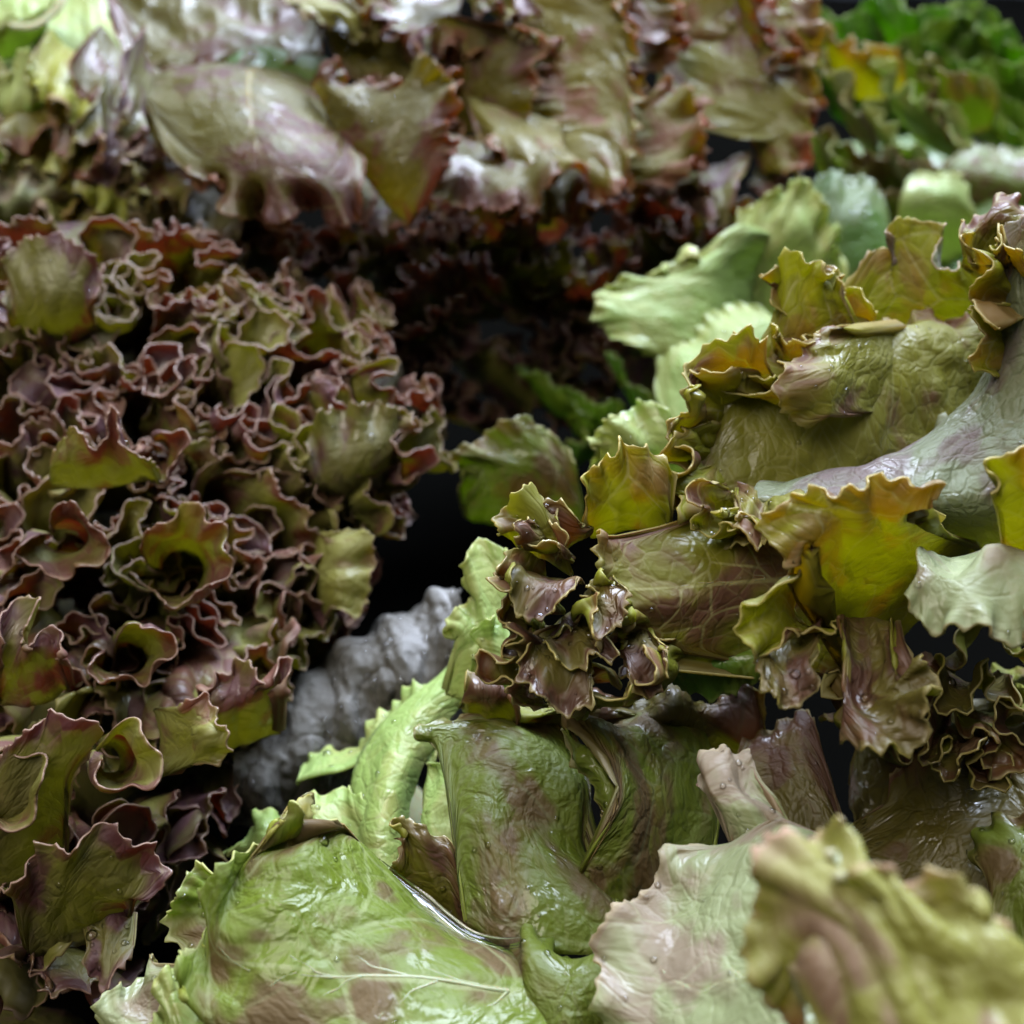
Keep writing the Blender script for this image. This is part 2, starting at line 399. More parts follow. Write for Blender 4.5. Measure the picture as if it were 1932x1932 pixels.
# darker green-brown wet leaf
MATS['moss'] = pair('moss_green',
    dict(inner=(0.115, 0.140, 0.036), outer=(0.118, 0.090, 0.036), spot=(0.082, 0.052, 0.030), rim=(0.36, 0.32, 0.15), vein=(0.20, 0.21, 0.095),
         trans_in=(0.24, 0.32, 0.05), trans_out=(0.28, 0.19, 0.06), redness=0.18, red_edge=3.0, reach=14, wet=0.6, rough=0.30, spec=0.6, vein_amt=0.40, vscale=70, flip_noise=1.2, bump=0.8),
    dict(inner=(0.22, 0.26, 0.07), outer=(0.24, 0.18, 0.08), spot=(0.2, 0.13, 0.07), rim=(0.42, 0.38, 0.18), vein=(0.38, 0.38, 0.18),
         trans_in=(0.36, 0.42, 0.06), trans_out=(0.36, 0.27, 0.08), redness=-0.1, red_edge=3.5, reach=10, wet=0.3, rough=0.34, vein_amt=0.5))
VEIN['moss'] = VEIN['olive']
# pale leaf, green flushed pink
MATS['pale'] = pair('pale_flush',
    dict(inner=(0.29, 0.32, 0.19), outer=(0.27, 0.245, 0.17), spot=(0.25, 0.20, 0.155), rim=(0.46, 0.38, 0.22), vein=(0.42, 0.44, 0.25),
         trans_in=(0.42, 0.48, 0.10), trans_out=(0.42, 0.24, 0.12), redness=0.05, red_edge=3.0, reach=10, wet=0.35, rough=0.34, vein_amt=0.3, flip_noise=1.3),
    dict(inner=(0.25, 0.25, 0.085), outer=(0.26, 0.20, 0.13), spot=(0.24, 0.16, 0.12), rim=(0.50, 0.28, 0.22), vein=(0.44, 0.42, 0.19),
         trans_in=(0.34, 0.32, 0.06), trans_out=(0.38, 0.26, 0.13), redness=0.08, red_edge=6.5, reach=9, wet=0.15, rough=0.4, vein_amt=0.35))
# lime green lettuce
MATS['lime'] = pair('lime',
    dict(inner=(0.27, 0.40, 0.07), outer=(0.34, 0.37, 0.075), spot=(0.20, 0.33, 0.045), rim=(0.46, 0.48, 0.16), vein=(0.46, 0.52, 0.22),
         trans_in=(0.40, 0.56, 0.05), trans_out=(0.50, 0.50, 0.07), redness=0.1, red_edge=4, wet=0.5, rough=0.28, vein_amt=0.4, translucency=0.42, sat=0.85),
    dict(inner=(0.34, 0.46, 0.11), outer=(0.40, 0.43, 0.11), spot=(0.30, 0.42, 0.08), rim=(0.48, 0.50, 0.18), vein=(0.52, 0.56, 0.26),
         trans_in=(0.42, 0.56, 0.06), trans_out=(0.50, 0.50, 0.07), redness=0.1, red_edge=4, wet=0.2, rough=0.36, vein_amt=0.4, translucency=0.42, sat=0.9))
# leaf with a waxy grey-blue bloom
MATS['bloom'] = pair('bloom',
    dict(inner=(0.165, 0.185, 0.115), outer=(0.150, 0.120, 0.105), spot=(0.105, 0.075, 0.072), rim=(0.44, 0.34, 0.24), vein=(0.24, 0.26, 0.17),
         trans_in=(0.36, 0.40, 0.10), trans_out=(0.36, 0.25, 0.12), redness=0.0, red_edge=5.0, reach=14, wet=0.3, rough=0.34, vein_amt=0.35, bump=0.8, spec=0.7, bloom=0.15),
    MATS_UNDER_OLIVE)
VEIN['bloom'] = VEIN['olive']
# amber-olive upper head
MATS['amber'] = pair('amber',
    dict(inner=(0.085, 0.078, 0.020), outer=(0.095, 0.042, 0.028), spot=(0.055, 0.026, 0.024), rim=(0.50, 0.24, 0.16), vein=(0.30, 0.26, 0.10),
         trans_in=(0.46, 0.38, 0.03), trans_out=(0.44, 0.17, 0.07), redness=0.06, red_edge=6.5, reach=11, wet=0.5, rough=0.32, vein_amt=0.4, translucency=0.45),
    dict(inner=(0.13, 0.115, 0.026), outer=(0.15, 0.072, 0.042), spot=(0.16, 0.08, 0.05), rim=(0.52, 0.27, 0.18), vein=(0.36, 0.32, 0.13),
         trans_in=(0.48, 0.42, 0.03), trans_out=(0.46, 0.20, 0.08), redness=-0.08, red_edge=7, reach=10, wet=0.25, rough=0.38, vein_amt=0.45, translucency=0.45))
VEIN['amber'] = VEIN['olive']
# deep green leaf
MATS['deep'] = pair('deep_green',
    dict(inner=(0.080, 0.145, 0.035), outer=(0.12, 0.15, 0.035), spot=(0.06, 0.11, 0.03), rim=(0.34, 0.40, 0.12), vein=(0.22, 0.32, 0.09),
         trans_in=(0.22, 0.36, 0.05), trans_out=(0.28, 0.34, 0.05), redness=0.0, red_edge=3, wet=0.4, rough=0.28, vein_amt=0.4),
    dict(inner=(0.16, 0.27, 0.05), outer=(0.20, 0.26, 0.05), spot=(0.13, 0.22, 0.04), rim=(0.36, 0.42, 0.14), vein=(0.30, 0.38, 0.14),
         trans_in=(0.26, 0.46, 0.04), trans_out=(0.32, 0.42, 0.05), redness=0.0, red_edge=3, wet=0.2, rough=0.36, vein_amt=0.4))

# ---------------------------------------------------------------- the setting
def ground():
    n = 120
    xs = np.linspace(-1.2, 1.2, n); ys = np.linspace(-0.4, 2.2, n)
    X, Y = np.meshgrid(xs, ys)
    Z = -0.012 + 0.004*np.sin(X*37+1.3)*np.cos(Y*31)
    P = np.stack([X, Y, Z], -1)
    m = simple_material('shade_black_tray', (0.0015, 0.0015, 0.0013), 0.9, **{'Specular IOR Level': 0.0})  # near-black matte colour stands in for deep shade between the heads
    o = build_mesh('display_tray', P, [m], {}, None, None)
    o['kind'] = 'structure'; o['label'] = 'bottom of the display tray under the lettuces, blackened for the shade in the gaps'
ground()

# ---------------------------------------------------------------- curly dark red head, left
LEFT_EDGE = np.array([(430, 380), (540, 560), (640, 720), (720, 800), (860, 790), (950, 730), (1050, 680), (1180, 640), (1330, 600), (1420, 470), (1560, 430), (1640, 330), (1740, 285), (1932, 200)], float)
def left_right(y): return np.interp(y, LEFT_EDGE[:, 0], LEFT_EDGE[:, 1])
def left_depth(x, y):
    b = left_right(y)
    return 0.190 + np.clip((1850-y)/1420, -0.1, 1.1)*0.110 + 0.028*np.clip(x/b, 0, 1.2)**4

left = thing('red_leaf_lettuce', 'tall dark red-brown lettuce head packed with tight curls, filling the left side', 'lettuce', (-0.09, 0.28, 0.0), 'lettuce heads in the tray')
def frill(cx, cy, ln, ang, kind, parent, seed, depth, bow=0.2, back=0.05, heart=(150, 1150), lam=0.0085, omega=1.75, pull=0.35, reach=0.020, off=None, face=None, nv=24, **k):
    """a leaf whose margin runs through (cx,cy) at the angle ang; its blade sinks back into the head"""
    r = random.Random(seed)
    ca, sa = math.cos(ang), math.sin(ang)
    m = []
    for i in range(6):
        t = i/5*2-1
        o_ = bow*ln*(1-t*t) + r.uniform(-0.05, 0.05)*ln
        x = cx + ca*t*ln/2 - sa*o_; y = cy + sa*t*ln/2 + ca*o_
        m.append((x, y, depth(x, y) + r.uniform(-0.003, 0.003)))
    rows = []
    for f, dz in ((1.0, 1.0), (0.62, 0.42), (0.26, 0.13)):
        if off is None: rows.append([(x+(heart[0]-x)*pull*f*1.2, y+(heart[1]-y)*pull*f, d+back*dz) for x, y, d in m])
        else:
            q = []
            for i, (x, y, d) in enumerate(m):
                t = (i/5*2-1)*(1-0.45*f)
                mx, my = cx + ca*t*ln/2, cy + sa*t*ln/2
                q.append((x+(mx-x)*f*0.6 + off[0]*f, y+(my-y)*f*0.6 + off[1]*f, d+back*dz))
            rows.append(q)
    rows.append(m)
    return leaf(rows, kind, parent, seed, lam=lam, omega=omega, reach=reach, face=face or r.choice(['cam', 'away']), nv=nv, name='curled_leaf', **k)

rnd = random.Random(7)
pts = []
tries = 0
while len(pts) < 86 and tries < 12000:
    tries += 1
    y = rnd.uniform(470, 1900); x = rnd.uniform(-60, left_right(y)-15)
    if all((x-a)**2 + (y-b)**2 > (72+30*y/1900)**2 for a, b in pts): pts.append((x, y))
pts.sort(key=lambda p: -p[1])
HX, HY = 200, 1120
for i, (x, y) in enumerate(pts):
    near = np.clip((y-500)/1300, 0, 1)
    th = math.atan2(y-HY, x-HX); rr = min(1, math.hypot(x-HX, (y-HY)*0.7)/420)
    ang = th + math.pi/2 + rnd.uniform(-0.7, 0.7)
    if abs(math.cos(ang)) < 0.3: ang += 0.6
    o = rnd.uniform(40, 190)*(0.5+0.7*rr); th2 = th + rnd.uniform(-0.6, 0.6)
    frill(x, y, rnd.uniform(200, 330), ang, rnd.choice(['red', 'red', 'red_olive', 'red_olive', 'red_purple']), left, 100+i, left_depth, bow=rnd.uniform(-0.25, 0.3),
          off=(-math.cos(th2)*o, -math.sin(th2)*o), back=rnd.uniform(0.018, 0.045),
          lam=rnd.choice([rnd.uniform(0.006, 0.009), rnd.uniform(0.009, 0.014)])*(0.85+0.5*near), omega=rnd.uniform(1.45, 1.95), step=0.0006, reach=rnd.uniform(0.010, 0.018), irr=0.75,
          lam2=0.0042, omega2=rnd.uniform(0.4, 0.8), reach2=0.005, teeth=0.0010, tooth_gap=0.0021, scallop=0.0022, scallop_gap=0.004, rnd_p=6)
# broader lobes and rolled tubes one can tell apart among the curls
def lobe(rows, kind, seed, face='cam', **k):
    o = dict(lam=0.011, omega=0.7, reach=0.008, lam2=0.004, omega2=0.4, reach2=0.004, nv=28, step=0.00045, teeth=0.0010, tooth_gap=0.0024, scallop=0.0022, scallop_gap=0.005); o.update(k)
    return leaf(rows, kind, left, seed, face=face, **o)
def tube(cx, cy, r, d, seed, kind='red_olive', sx=1.0, a0=-2.0, a1=3.6, lean=(0, 0), deep=.03):
    rows = []
    for f, dd in ((0.55, deep), (0.72, deep*0.5), (0.9, .006), (1.12, 0)):
        rows.append([(cx+lean[0]*dd/deep+math.cos(a)*r*f*sx, cy+lean[1]*dd/deep+math.sin(a)*r*f, d+dd) for a in np.linspace(a0, a1, 9)])
    return lobe(rows, kind, seed, face='away', rnd_p=8, omega=0.8, lam=0.009, irr=0.9, scallop=0.0034, scallop_gap=0.006, warp=0.002)
lobe([[(-60, 1720, .202), (40, 1690, .2), (120, 1640, .2)], [(-60, 1560, .190), (60, 1510, .187), (140, 1480, .19)], [(-50, 1450, .187), (30, 1395, .186), (100, 1357, .185), (168, 1362, .187), (170, 1440, .189)]], 'red_olive', 2001, scallop=0.003)
tube(222, 1425, 56, .186, 2002, lean=(-20, 10)); tube(5, 1475, 58, .184, 2003, lean=(20, 10)); tube(345, 1065, 78, .226, 2004, 'red_olive', lean=(0, 20), deep=.04, a0=-3.0, a1=2.9)
tube(110, 1010, 55, .224, 2005, 'red_purple', sx=1.3, lean=(10, 10)); tube(300, 855, 48, .238, 2007, 'red_purple', sx=0.9); tube(235, 1225, 52, .212, 2008, 'red', sx=1.5, lean=(0, 25))
lobe([[(100, 905, .240), (200, 920, .238), (300, 905, .24)], [(90, 870, .230), (200, 875, .228), (295, 880, .23)], [(75, 840, .229), (130, 830, .227), (150, 808, .226), (180, 850, .224), (215, 778, .225), (250, 845, .224), (292, 862, .226)]], 'red_olive', 2010, face='away', omega=0.4, scallop=0.0015)
lobe([[(60, 1810, .196), (150, 1780, .195), (240, 1730, .196)], [(30, 1720, .189), (140, 1690, .187), (250, 1690, .19)], [(0, 1610, .188), (30, 1650, .184), (110, 1590, .183), (140, 1605, .183), (190, 1556, .184), (255, 1600, .186), (305, 1660, .189), (265, 1720, .191)]], 'red_olive', 2011)
lobe([[(150, 1690, .197), (200, 1690, .196), (250, 1700, .197)], [(165, 1770, .191), (200, 1780, .189), (245, 1770, .191)], [(150, 1800, .190), (180, 1852, .187), (240, 1815, .189)]], 'red_olive', 2012)
lobe([[(560, 1000, .288), (550, 1090, .282), (590, 1200, .28)], [(620, 1000, .268), (625, 1080, .262), (630, 1160, .262)], [(640, 975, .268), (700, 1010, .264), (702, 1080, .262), (680, 1150, .26), (640, 1195, .26)]], 'red_olive', 2013, face='away')
lobe([[(30, 700, .300), (110, 700, .298), (190, 670, .298)], [(20, 600, .280), (100, 580, .277), (180, 580, .28)], [(5, 560, .280), (30, 470, .279), (110, 448, .277), (165, 480, .277), (195, 570, .279)]], 'red_olive', 2014)
lobe([[(280, 1470, .218), (300, 1420, .22), (290, 1340, .224)], [(360, 1450, .204), (370, 1390, .204), (340, 1330, .21)], [(400, 1470, .203), (415, 1410, .201), (395, 1340, .204), (350, 1290, .208)]], 'red_olive', 2015, face='away')
lobe([[(380, 1400, .228), (450, 1410, .226), (530, 1380, .228)], [(375, 1340, .218), (450, 1335, .216), (535, 1310, .218)], [(365, 1315, .218), (420, 1290, .216), (465, 1262, .215), (500, 1290, .214), (540, 1248, .216), (545, 1310, .217)]], 'red', 2016, scallop=0.003)
lobe([[(0, 1330, .212), (70, 1330, .212), (130, 1300, .214)], [(-10, 1250, .204), (60, 1240, .203), (120, 1240, .206)], [(-20, 1200, .203), (20, 1130, .203), (60, 1180, .201), (50, 1220, .201), (115, 1190, .203), (125, 1270, .205)]], 'red', 2017, scallop=0.003)
lobe([[(600, 960, .286), (700, 930, .286), (760, 900, .288)], [(580, 920, .274), (680, 890, .272), (760, 850, .276)], [(560, 880, .272), (600, 800, .272), (680, 770, .272), (760, 780, .276), (810, 830, .28)]], 'red_olive', 2018, omega=1.2, lam=0.008)
for i, (x, y, ln, a) in enumerate([(770, 740, 180, 1.0), (800, 820, 160, 1.3), (740, 860, 180, 0.6), (690, 760, 200, 0.8), (730, 930, 160, 0.9)]):
    frill(x, y, ln, a, ('red_olive', 'red')[i % 2], left, 2030+i, lambda x, y: 0.276, off=(-80, 30), lam=0.009, omega=1.4, reach=0.012, back=0.02, irr=0.7, lam2=0.004, omega2=0.4, scallop=0.002, scallop_gap=0.005)
# inner leaves that close the head behind the curls
for i in range(7):
    y = 500+i*230; b = left_right(y)
    leaf([[(-150, y-60, .36), (b*0.4, y-80, .36), (b*0.95, y-40, .37)], [(-150, y+90, left_depth(0, y)+.05), (b*0.4, y+70, left_depth(0, y)+.045), (b*0.9, y+90, left_depth(0, y)+.06)],
          [(-150, y+190, left_depth(0, y)+.035), (b*0.4, y+180, left_depth(0, y)+.03), (b*0.86, y+190, left_depth(0, y)+.045)]], 'red', left, 190+i, lam=0.012, omega=1.4, reach=0.02, nv=20, step=0.0009, name='heart_leaf')

# ---------------------------------------------------------------- olive-red head, right
right = thing('red_leaf_lettuce', 'glossy olive and purple lettuce head at the right with serrated rolled leaves', 'lettuce', (0.12, 0.20, 0.0), 'lettuce heads in the tray')
# the broad veined blade of the near cup
leaf([[(1330, 1010, .205), (1480, 985, .208), (1640, 940, .214), (1790, 850, .226), (1900, 720, .240)],
      [(1315, 940, .205), (1450, 905, .206), (1600, 870, .211), (1740, 790, .222), (1880, 670, .238)],
      [(1300, 860, .207), (1440, 815, .208), (1580, 770, .212), (1700, 710, .220), (1870, 620, .238)],
      [(1298, 810, .210), (1400, 735, .212), (1520, 690, .216), (1640, 640, .222), (1850, 600, .242)],
      [(1285, 840, .210), (1330, 700, .214), (1440, 660, .220), (1590, 620, .228), (1850, 605, .252)]],
     'olive', right, 301, lam=0.013, omega=0.9, reach=0.012, lam2=0.005, omega2=0.5, reach2=0.006, blister=0.0016, nv=44, face='cam')
# margin flap hanging forward over the blade
leaf([[(1700, 618, .229), (1705, 690, .2255), (1680, 775, .2225)],
      [(1660, 616, .222), (1660, 690, .216), (1640, 780, .2125)],
      [(1620, 622, .216), (1615, 700, .209), (1600, 788, .207)],
      [(1570, 640, .209), (1565, 720, .201), (1560, 795, .202)],
      [(1575, 632, .210), (1535, 655, .206), (1490, 700, .203), (1478, 750, .201), (1500, 800, .203), (1545, 820, .206)]],
     'olive', right, 302, lam=0.014, omega=0.6, reach=0.009, lam2=0.005, omega2=0.4, nv=38, face='cam', scallop=0.0032, scallop_gap=0.006, blister=0.0008, rnd_p=14)
# small margin curls at the left end of the cup
leaf([[(1480, 760, .212), (1420, 720, .212), (1340, 760, .210), (1320, 860, .208), (1340, 960, .208)],
      [(1460, 700, .206), (1390, 670, .206), (1320, 740, .202), (1300, 860, .200), (1320, 960, .198)],
      [(1480, 650, .204), (1380, 640, .204), (1310, 720, .200), (1285, 860, .197), (1310, 970, .194)]],
     'olive', right, 303, lam=0.014, omega=1.0, reach=0.012, lam2=0.005, omega2=0.4, nv=30, scallop=0.0034, scallop_gap=0.007, step=0.00045, rnd_p=10)
# upright orange-edged lobe
leaf([[(1440, 690, .222), (1530, 660, .222), (1620, 640, .224)],
      [(1440, 640, .222), (1530, 610, .220), (1610, 590, .222)],
      [(1450, 590, .222), (1520, 550, .219), (1600, 545, .219)],
      [(1440, 560, .224), (1500, 490, .220), (1545, 520, .216), (1580, 500, .220), (1640, 540, .217)]],
     'olive', right, 304, rnd_p=3.2, lam=0.010, omega=0.9, reach=0.010, nv=26, face='away')
# silvery rear blade with a translucent veined lobe
leaf([[(1560, 760, .262), (1700, 720, .262), (1800, 680, .262), (1900, 640, .262)],
      [(1580, 640, .246), (1690, 620, .246), (1790, 620, .246), (1890, 610, .246)],
      [(1600, 560, .243), (1690, 550, .241), (1780, 560, .240), (1880, 560, .241)],
      [(1605, 500, .245), (1650, 455, .242), (1690, 490, .240), (1680, 420, .240), (1760, 430, .238), (1775, 500, .236), (1830, 500, .238), (1875, 460, .238)]],
     'bloom', right, 305, lam=0.016, omega=0.5, reach=0.012, lam2=0.004, omega2=0.5, nv=34, face='away')
# tall rib-like blade at the frame's edge that sweeps left as a shining roll
leaf([[(1440, 1010, .205), (1560, 1010, .205), (1720, 1010, .206), (1850, 1040, .208), (1990, 1060, .21)],
      [(1425, 950, .196), (1560, 960, .194), (1720, 955, .193), (1850, 960, .194), (1990, 960, .195)],
      [(1430, 915, .200), (1580, 900, .200), (1720, 880, .198), (1850, 870, .196), (1990, 850, .194)],
      [(1500, 910, .212), (1660, 870, .210), (1800, 780, .206), (1880, 740, .202), (2000, 720, .198)],
      [(1660, 880, .222), (1790, 800, .216), (1875, 660, .208), (1915, 560, .203), (2000, 560, .198)],
      [(1720, 850, .226), (1835, 750, .220), (1885, 570, .208), (1895, 450, .202), (1930, 415, .2), (2000, 440, .196)]],
     'bloom', right, 306, rnd_p=None, warp=0.003, blister=0.0012, scallop=0.003, scallop_gap=0.008, lam=0.012, omega=0.7, reach=0.010, nv=48, face='cam')
# pink-edged curl top right
leaf([[(1830, 520, .215), (1880, 470, .215), (1990, 470, .215)],
      [(1820, 450, .210), (1870, 410, .210), (1990, 420, .21)],
      [(1810, 400, .214), (1870, 385, .216), (1940, 380, .216), (2000, 400, .216)]],
     'olive', right, 307, lam=0.010, omega=1.2, reach=0.010, nv=22)
# yellow-green flap with the hanging meander curls, nearest
leaf([[(1620, 1290, .205), (1700, 1200, .208), (1790, 1110, .210), (1850, 1030, .21)],
      [(1560, 1190, .182), (1630, 1130, .185), (1710, 1070, .188), (1790, 1010, .192)],
      [(1525, 1110, .168), (1590, 1060, .170), (1670, 1020, .173), (1760, 985, .178)],
      [(1505, 1030, .161), (1570, 985, .160), (1650, 965, .162), (1745, 960, .167)],
      [(1520, 1130, .166), (1488, 1040, .162), (1486, 985, .161), (1545, 915, .160), (1610, 928, .158), (1695, 915, .159), (1740, 930, .163), (1765, 1000, .171)]],
     'olive', right, 308, lam=0.015, omega=0.75, reach=0.010, nv=40, face='away', teeth=0.0012, scallop=0.0038, scallop_gap=0.008, rnd_p=12, step=0.00045, blister=0.0007)
leaf([[(1640, 1060, .190), (1560, 1080, .185), (1500, 1130, .186), (1560, 1200, .190), (1640, 1200, .196)],
      [(1540, 1040, .170), (1470, 1110, .166), (1490, 1180, .168), (1560, 1190, .172), (1600, 1170, .178)],
      [(1500, 1060, .162), (1425, 1130, .160), (1420, 1210, .161), (1480, 1200, .164), (1550, 1180, .166), (1560, 1100, .166)]],
     'olive', right, 309, rnd_p=3.2, lam=0.009, omega=0.8, reach=0.008, nv=26, face='away')
leaf([[(1450, 1190, .172), (1500, 1180, .174), (1550, 1170, .172)],
      [(1430, 1240, .164), (1490, 1260, .161), (1545, 1240, .163)],
      [(1405, 1270, .162), (1440, 1310, .159), (1500, 1325, .158), (1545, 1300, .160), (1555, 1240, .163)]],
     'bronze', right, 310, rnd_p=3.2, lam=0.009, omega=0.6, reach=0.007, nv=24)
leaf([[(1580, 1160, .172), (1630, 1160, .176), (1690, 1170, .172)],
      [(1590, 1230, .165), (1640, 1250, .168), (1700, 1230, .163)],
      [(1570, 1320, .161), (1640, 1320, .163), (1720, 1280, .160)],
      [(1535, 1380, .160), (1580, 1400, .158), (1640, 1425, .157), (1720, 1370, .156), (1765, 1290, .157), (1740, 1215, .160), (1690, 1150, .166)]],
     'bronze', right, 311, rnd_p=3.2, lam=0.010, omega=0.9, reach=0.010, nv=30)
leaf([[(1780, 1060, .19), (1850, 1040, .19), (1990, 1060, .19)],
      [(1735, 1030, .168), (1800, 1085, .165), (1880, 1030, .166), (1990, 1070, .164)],
      [(1730, 1080, .163), (1820, 1110, .160), (1990, 1100, .158)],
      [(1705, 1120, .162), (1760, 1180, .158), (1840, 1185, .156), (1900, 1200, .155), (2000, 1150, .153)]],
     'pale', right, 312, rnd_p=None, lam=0.010, omega=0.9, reach=0.010, nv=28)
leaf([[(1900, 1100, .18), (1990, 1080, .18)], [(1880, 980, .165), (1990, 960, .165)], [(1870, 930, .158), (1900, 870, .157), (1950, 860, .156), (2000, 880, .155)]],
     'olive', right, 313, rnd_p=None, lam=0.009, omega=1.1, reach=0.009, nv=24, face='away')
for i, (x, y, ln, a) in enumerate([(1850, 1260, 210, 0.2), (1900, 1350, 200, -0.4), (1800, 1400, 160, 0.3)]):
    frill(x, y, ln, a, 'bronze', right, 320+i, lambda x, y: 0.178, heart=(1800, 1250), lam=0.010, omega=1.5, reach=0.014, back=0.03, step=0.0005)
brnd = random.Random(5)
for i in range(11):
    x, y = brnd.uniform(1580, 1960), brnd.uniform(1130, 1420)
    d = brnd.uniform(.192, .208)
    frill(x, y, brnd.uniform(130, 220), brnd.uniform(-1, 1), brnd.choice(['bronze', 'bronze', 'red']), right, 390+i, lambda x, y: d, off=(brnd.uniform(-60, 60), brnd.uniform(-80, 80)), lam=0.010, omega=1.2, reach=0.010, back=0.02, step=0.0005, irr=0.7, rnd_p=4, lam2=0.004, omega2=0.4)
# ruffles along the rim of the cup
for i, (x, y, ln, a, d, of) in enumerate([(1335, 735, 150, 1.9, .203, (60, 60)), (1300, 850, 150, 1.5, .201, (70, 10)), (1410, 655, 150, 0.3, .208, (20, 80)), (1500, 625, 140, 0.2, .212, (20, 70)), (1310, 940, 140, 1.2, .198, (80, -10)), (1375, 985, 130, 0.4, .194, (40, -50)),
                                          (1450, 965, 130, 0.1, .190, (10, -50)), (1480, 540, 120, 1.2, .222, (50, 40)), (1600, 530, 120, 0.4, .222, (0, 70)), (1440, 720, 120, 0.8, .203, (50, 30)), (1860, 440, 140, 0.3, .204, (10, 80)), (1880, 530, 150, 1.3, .199, (70, 20)), (1870, 640, 150, 1.7, .200, (70, 20)), (1920, 460, 150, 0.5, .197, (20, 80))]):
    frill(x, y, ln, a, 'olive', right, 370+i, lambda x, y: d, off=of, lam=0.015, omega=0.95, reach=0.011, lam2=0.005, omega2=0.4, reach2=0.004, back=0.012, step=0.0004, teeth=0.0012, scallop=0.004, scallop_gap=0.007, irr=0.8, rnd_p=5, nv=28, blister=0.0006)
# leaf with the sharp frilled cluster, in focus
leaf([[(1580, 900, .217), (1640, 1030, .214), (1640, 1160, .212), (1580, 1280, .208)],
      [(1400, 950, .203), (1450, 1060, .198), (1450, 1150, .197), (1400, 1250, .198)],
      [(1230, 1000, .194), (1270, 1080, .190), (1280, 1160, .189), (1250, 1240, .191)],
      [(1150, 1010, .190), (1160, 1080, .186), (1190, 1160, .185), (1200, 1220, .190)],
      [(1130, 1000, .189), (1135, 1040, .186), (1170, 1120, .183), (1195, 1170, .184), (1190, 1230, .187)]],
     'olive', right, 330, rnd_p=24, ribs=((0.5, 0.45, 0.0009),), lam=0.012, omega=0.7, reach=0.008, scallop=0.0032, scallop_gap=0.006, nv=36, face='cam', teeth=0.0012)
leaf([[(1260, 1010, .198), (1200, 1000, .198), (1110, 1010, .197)],
      [(1265, 930, .194), (1180, 930, .193), (1090, 970, .192)],
      [(1265, 890, .194), (1220, 855, .193), (1180, 870, .191), (1100, 900, .190), (1085, 960, .190)]],
     'olive', right, 331, rnd_p=5, scallop=0.0034, scallop_gap=0.006, lam=0.012, omega=0.4, reach=0.006, nv=28, face='away', teeth=0.0012)
CL = [  # margin of the cluster, lobes standing toward the camera
 ([(1080, 1090, .192), (1030, 1060, .191), (990, 1050, .191)], [(1060, 1010, .187), (1010, 1000, .186), (960, 1010, .186)], [(1065, 960, .188), (1005, 912, .186), (940, 985, .184), (930, 1050, .182)]),
 ([(1100, 1100, .190), (1040, 1090, .190), (980, 1080, .190)], [(1090, 1090, .183), (1030, 1100, .181), (960, 1070, .182)], [(1080, 1130, .180), (1040, 1150, .178), (990, 1170, .178), (940, 1080, .180)]),
 ([(1150, 1080, .190), (1110, 1110, .190), (1090, 1160, .190)], [(1160, 1090, .184), (1120, 1130, .182), (1080, 1180, .183)], [(1195, 1110, .182), (1170, 1170, .179), (1140, 1180, .178), (1085, 1100, .181)]),
 ([(1110, 1180, .192), (1060, 1190, .191), (1010, 1170, .191)], [(1110, 1230, .184), (1050, 1240, .182), (990, 1210, .184)], [(1150, 1300, .181), (1090, 1335, .179), (1000, 1300, .179), (960, 1200, .182)]),
 ([(1150, 1190, .192), (1190, 1180, .192), (1210, 1150, .194)], [(1170, 1240, .185), (1210, 1230, .184), (1235, 1200, .188)], [(1160, 1300, .182), (1210, 1320, .181), (1255, 1270, .182), (1220, 1190, .185)]),
]
CL += [
 ([(1000, 1120, .194), (1000, 1180, .194), (1010, 1240, .194)], [(965, 1110, .188), (960, 1180, .187), (970, 1250, .188)], [(945, 1060, .185), (955, 1130, .184), (965, 1200, .184), (960, 1290, .185)]),
 ([(1130, 1120, .192), (1080, 1150, .192), (1040, 1190, .192)], [(1130, 1180, .186), (1080, 1200, .184), (1030, 1220, .186)], [(1190, 1200, .182), (1130, 1240, .180), (1070, 1240, .179), (1010, 1250, .182)]),
 ([(1120, 1000, .194), (1080, 1030, .193), (1060, 1070, .192)], [(1090, 990, .190), (1060, 1010, .188), (1040, 1050, .187)], [(1075, 960, .189), (1050, 955, .188), (1040, 990, .186), (1060, 1040, .184)]),
]
for i, (a, b, c) in enumerate(CL):
    leaf([a, b, c], 'bronze' if i else 'olive', right, 340+i, rnd_p=3.5, lam=0.0078, omega=0.95, reach=0.007, lam2=0.003, omega2=0.35, reach2=0.003, scallop=0.0022, scallop_gap=0.0045, nv=30, step=0.00035,
         teeth=0.0011, tooth_gap=0.0022, face='cam', blister=0.0005)
for i, (x, y, ln, a) in enumerate([(1340, 950, 130, 1.2), (1400, 960, 120, 0.2), (1060, 1250, 160, 0.5), (1200, 1210, 120, -0.4), (985, 1085, 150, 1.2), (1010, 1200, 170, 0.9), (1080, 1180, 150, 0.2), (1130, 1290, 150, -0.2), (1190, 1260, 140, -0.7), (1000, 1000, 130, 1.0), (1150, 1120, 140, 0.9), (960, 1270, 120, 1.3)]):
    frill(x, y, ln, a, 'olive' if i < 2 else 'bronze', right, 1350+i, lambda x, y: 0.190 if i < 4 else 0.183, off=(60, 20), lam=0.0095, omega=1.1, reach=0.008, lam2=0.004, omega2=0.4, reach2=0.004, back=0.010, step=0.00035, teeth=0.0011, scallop=0.003, scallop_gap=0.005, rnd_p=4, nv=28, blister=0.0006)
leaf([[(1200, 1240, .205), (1330, 1230, .206), (1480, 1220, .208)], [(1230, 1260, .196), (1330, 1250, .197), (1470, 1230, .198)], [(1260, 1300, .197), (1340, 1310, .198), (1460, 1260, .2)]],
     'deep', right, 356, lam=0.02, omega=0.3, nv=20)

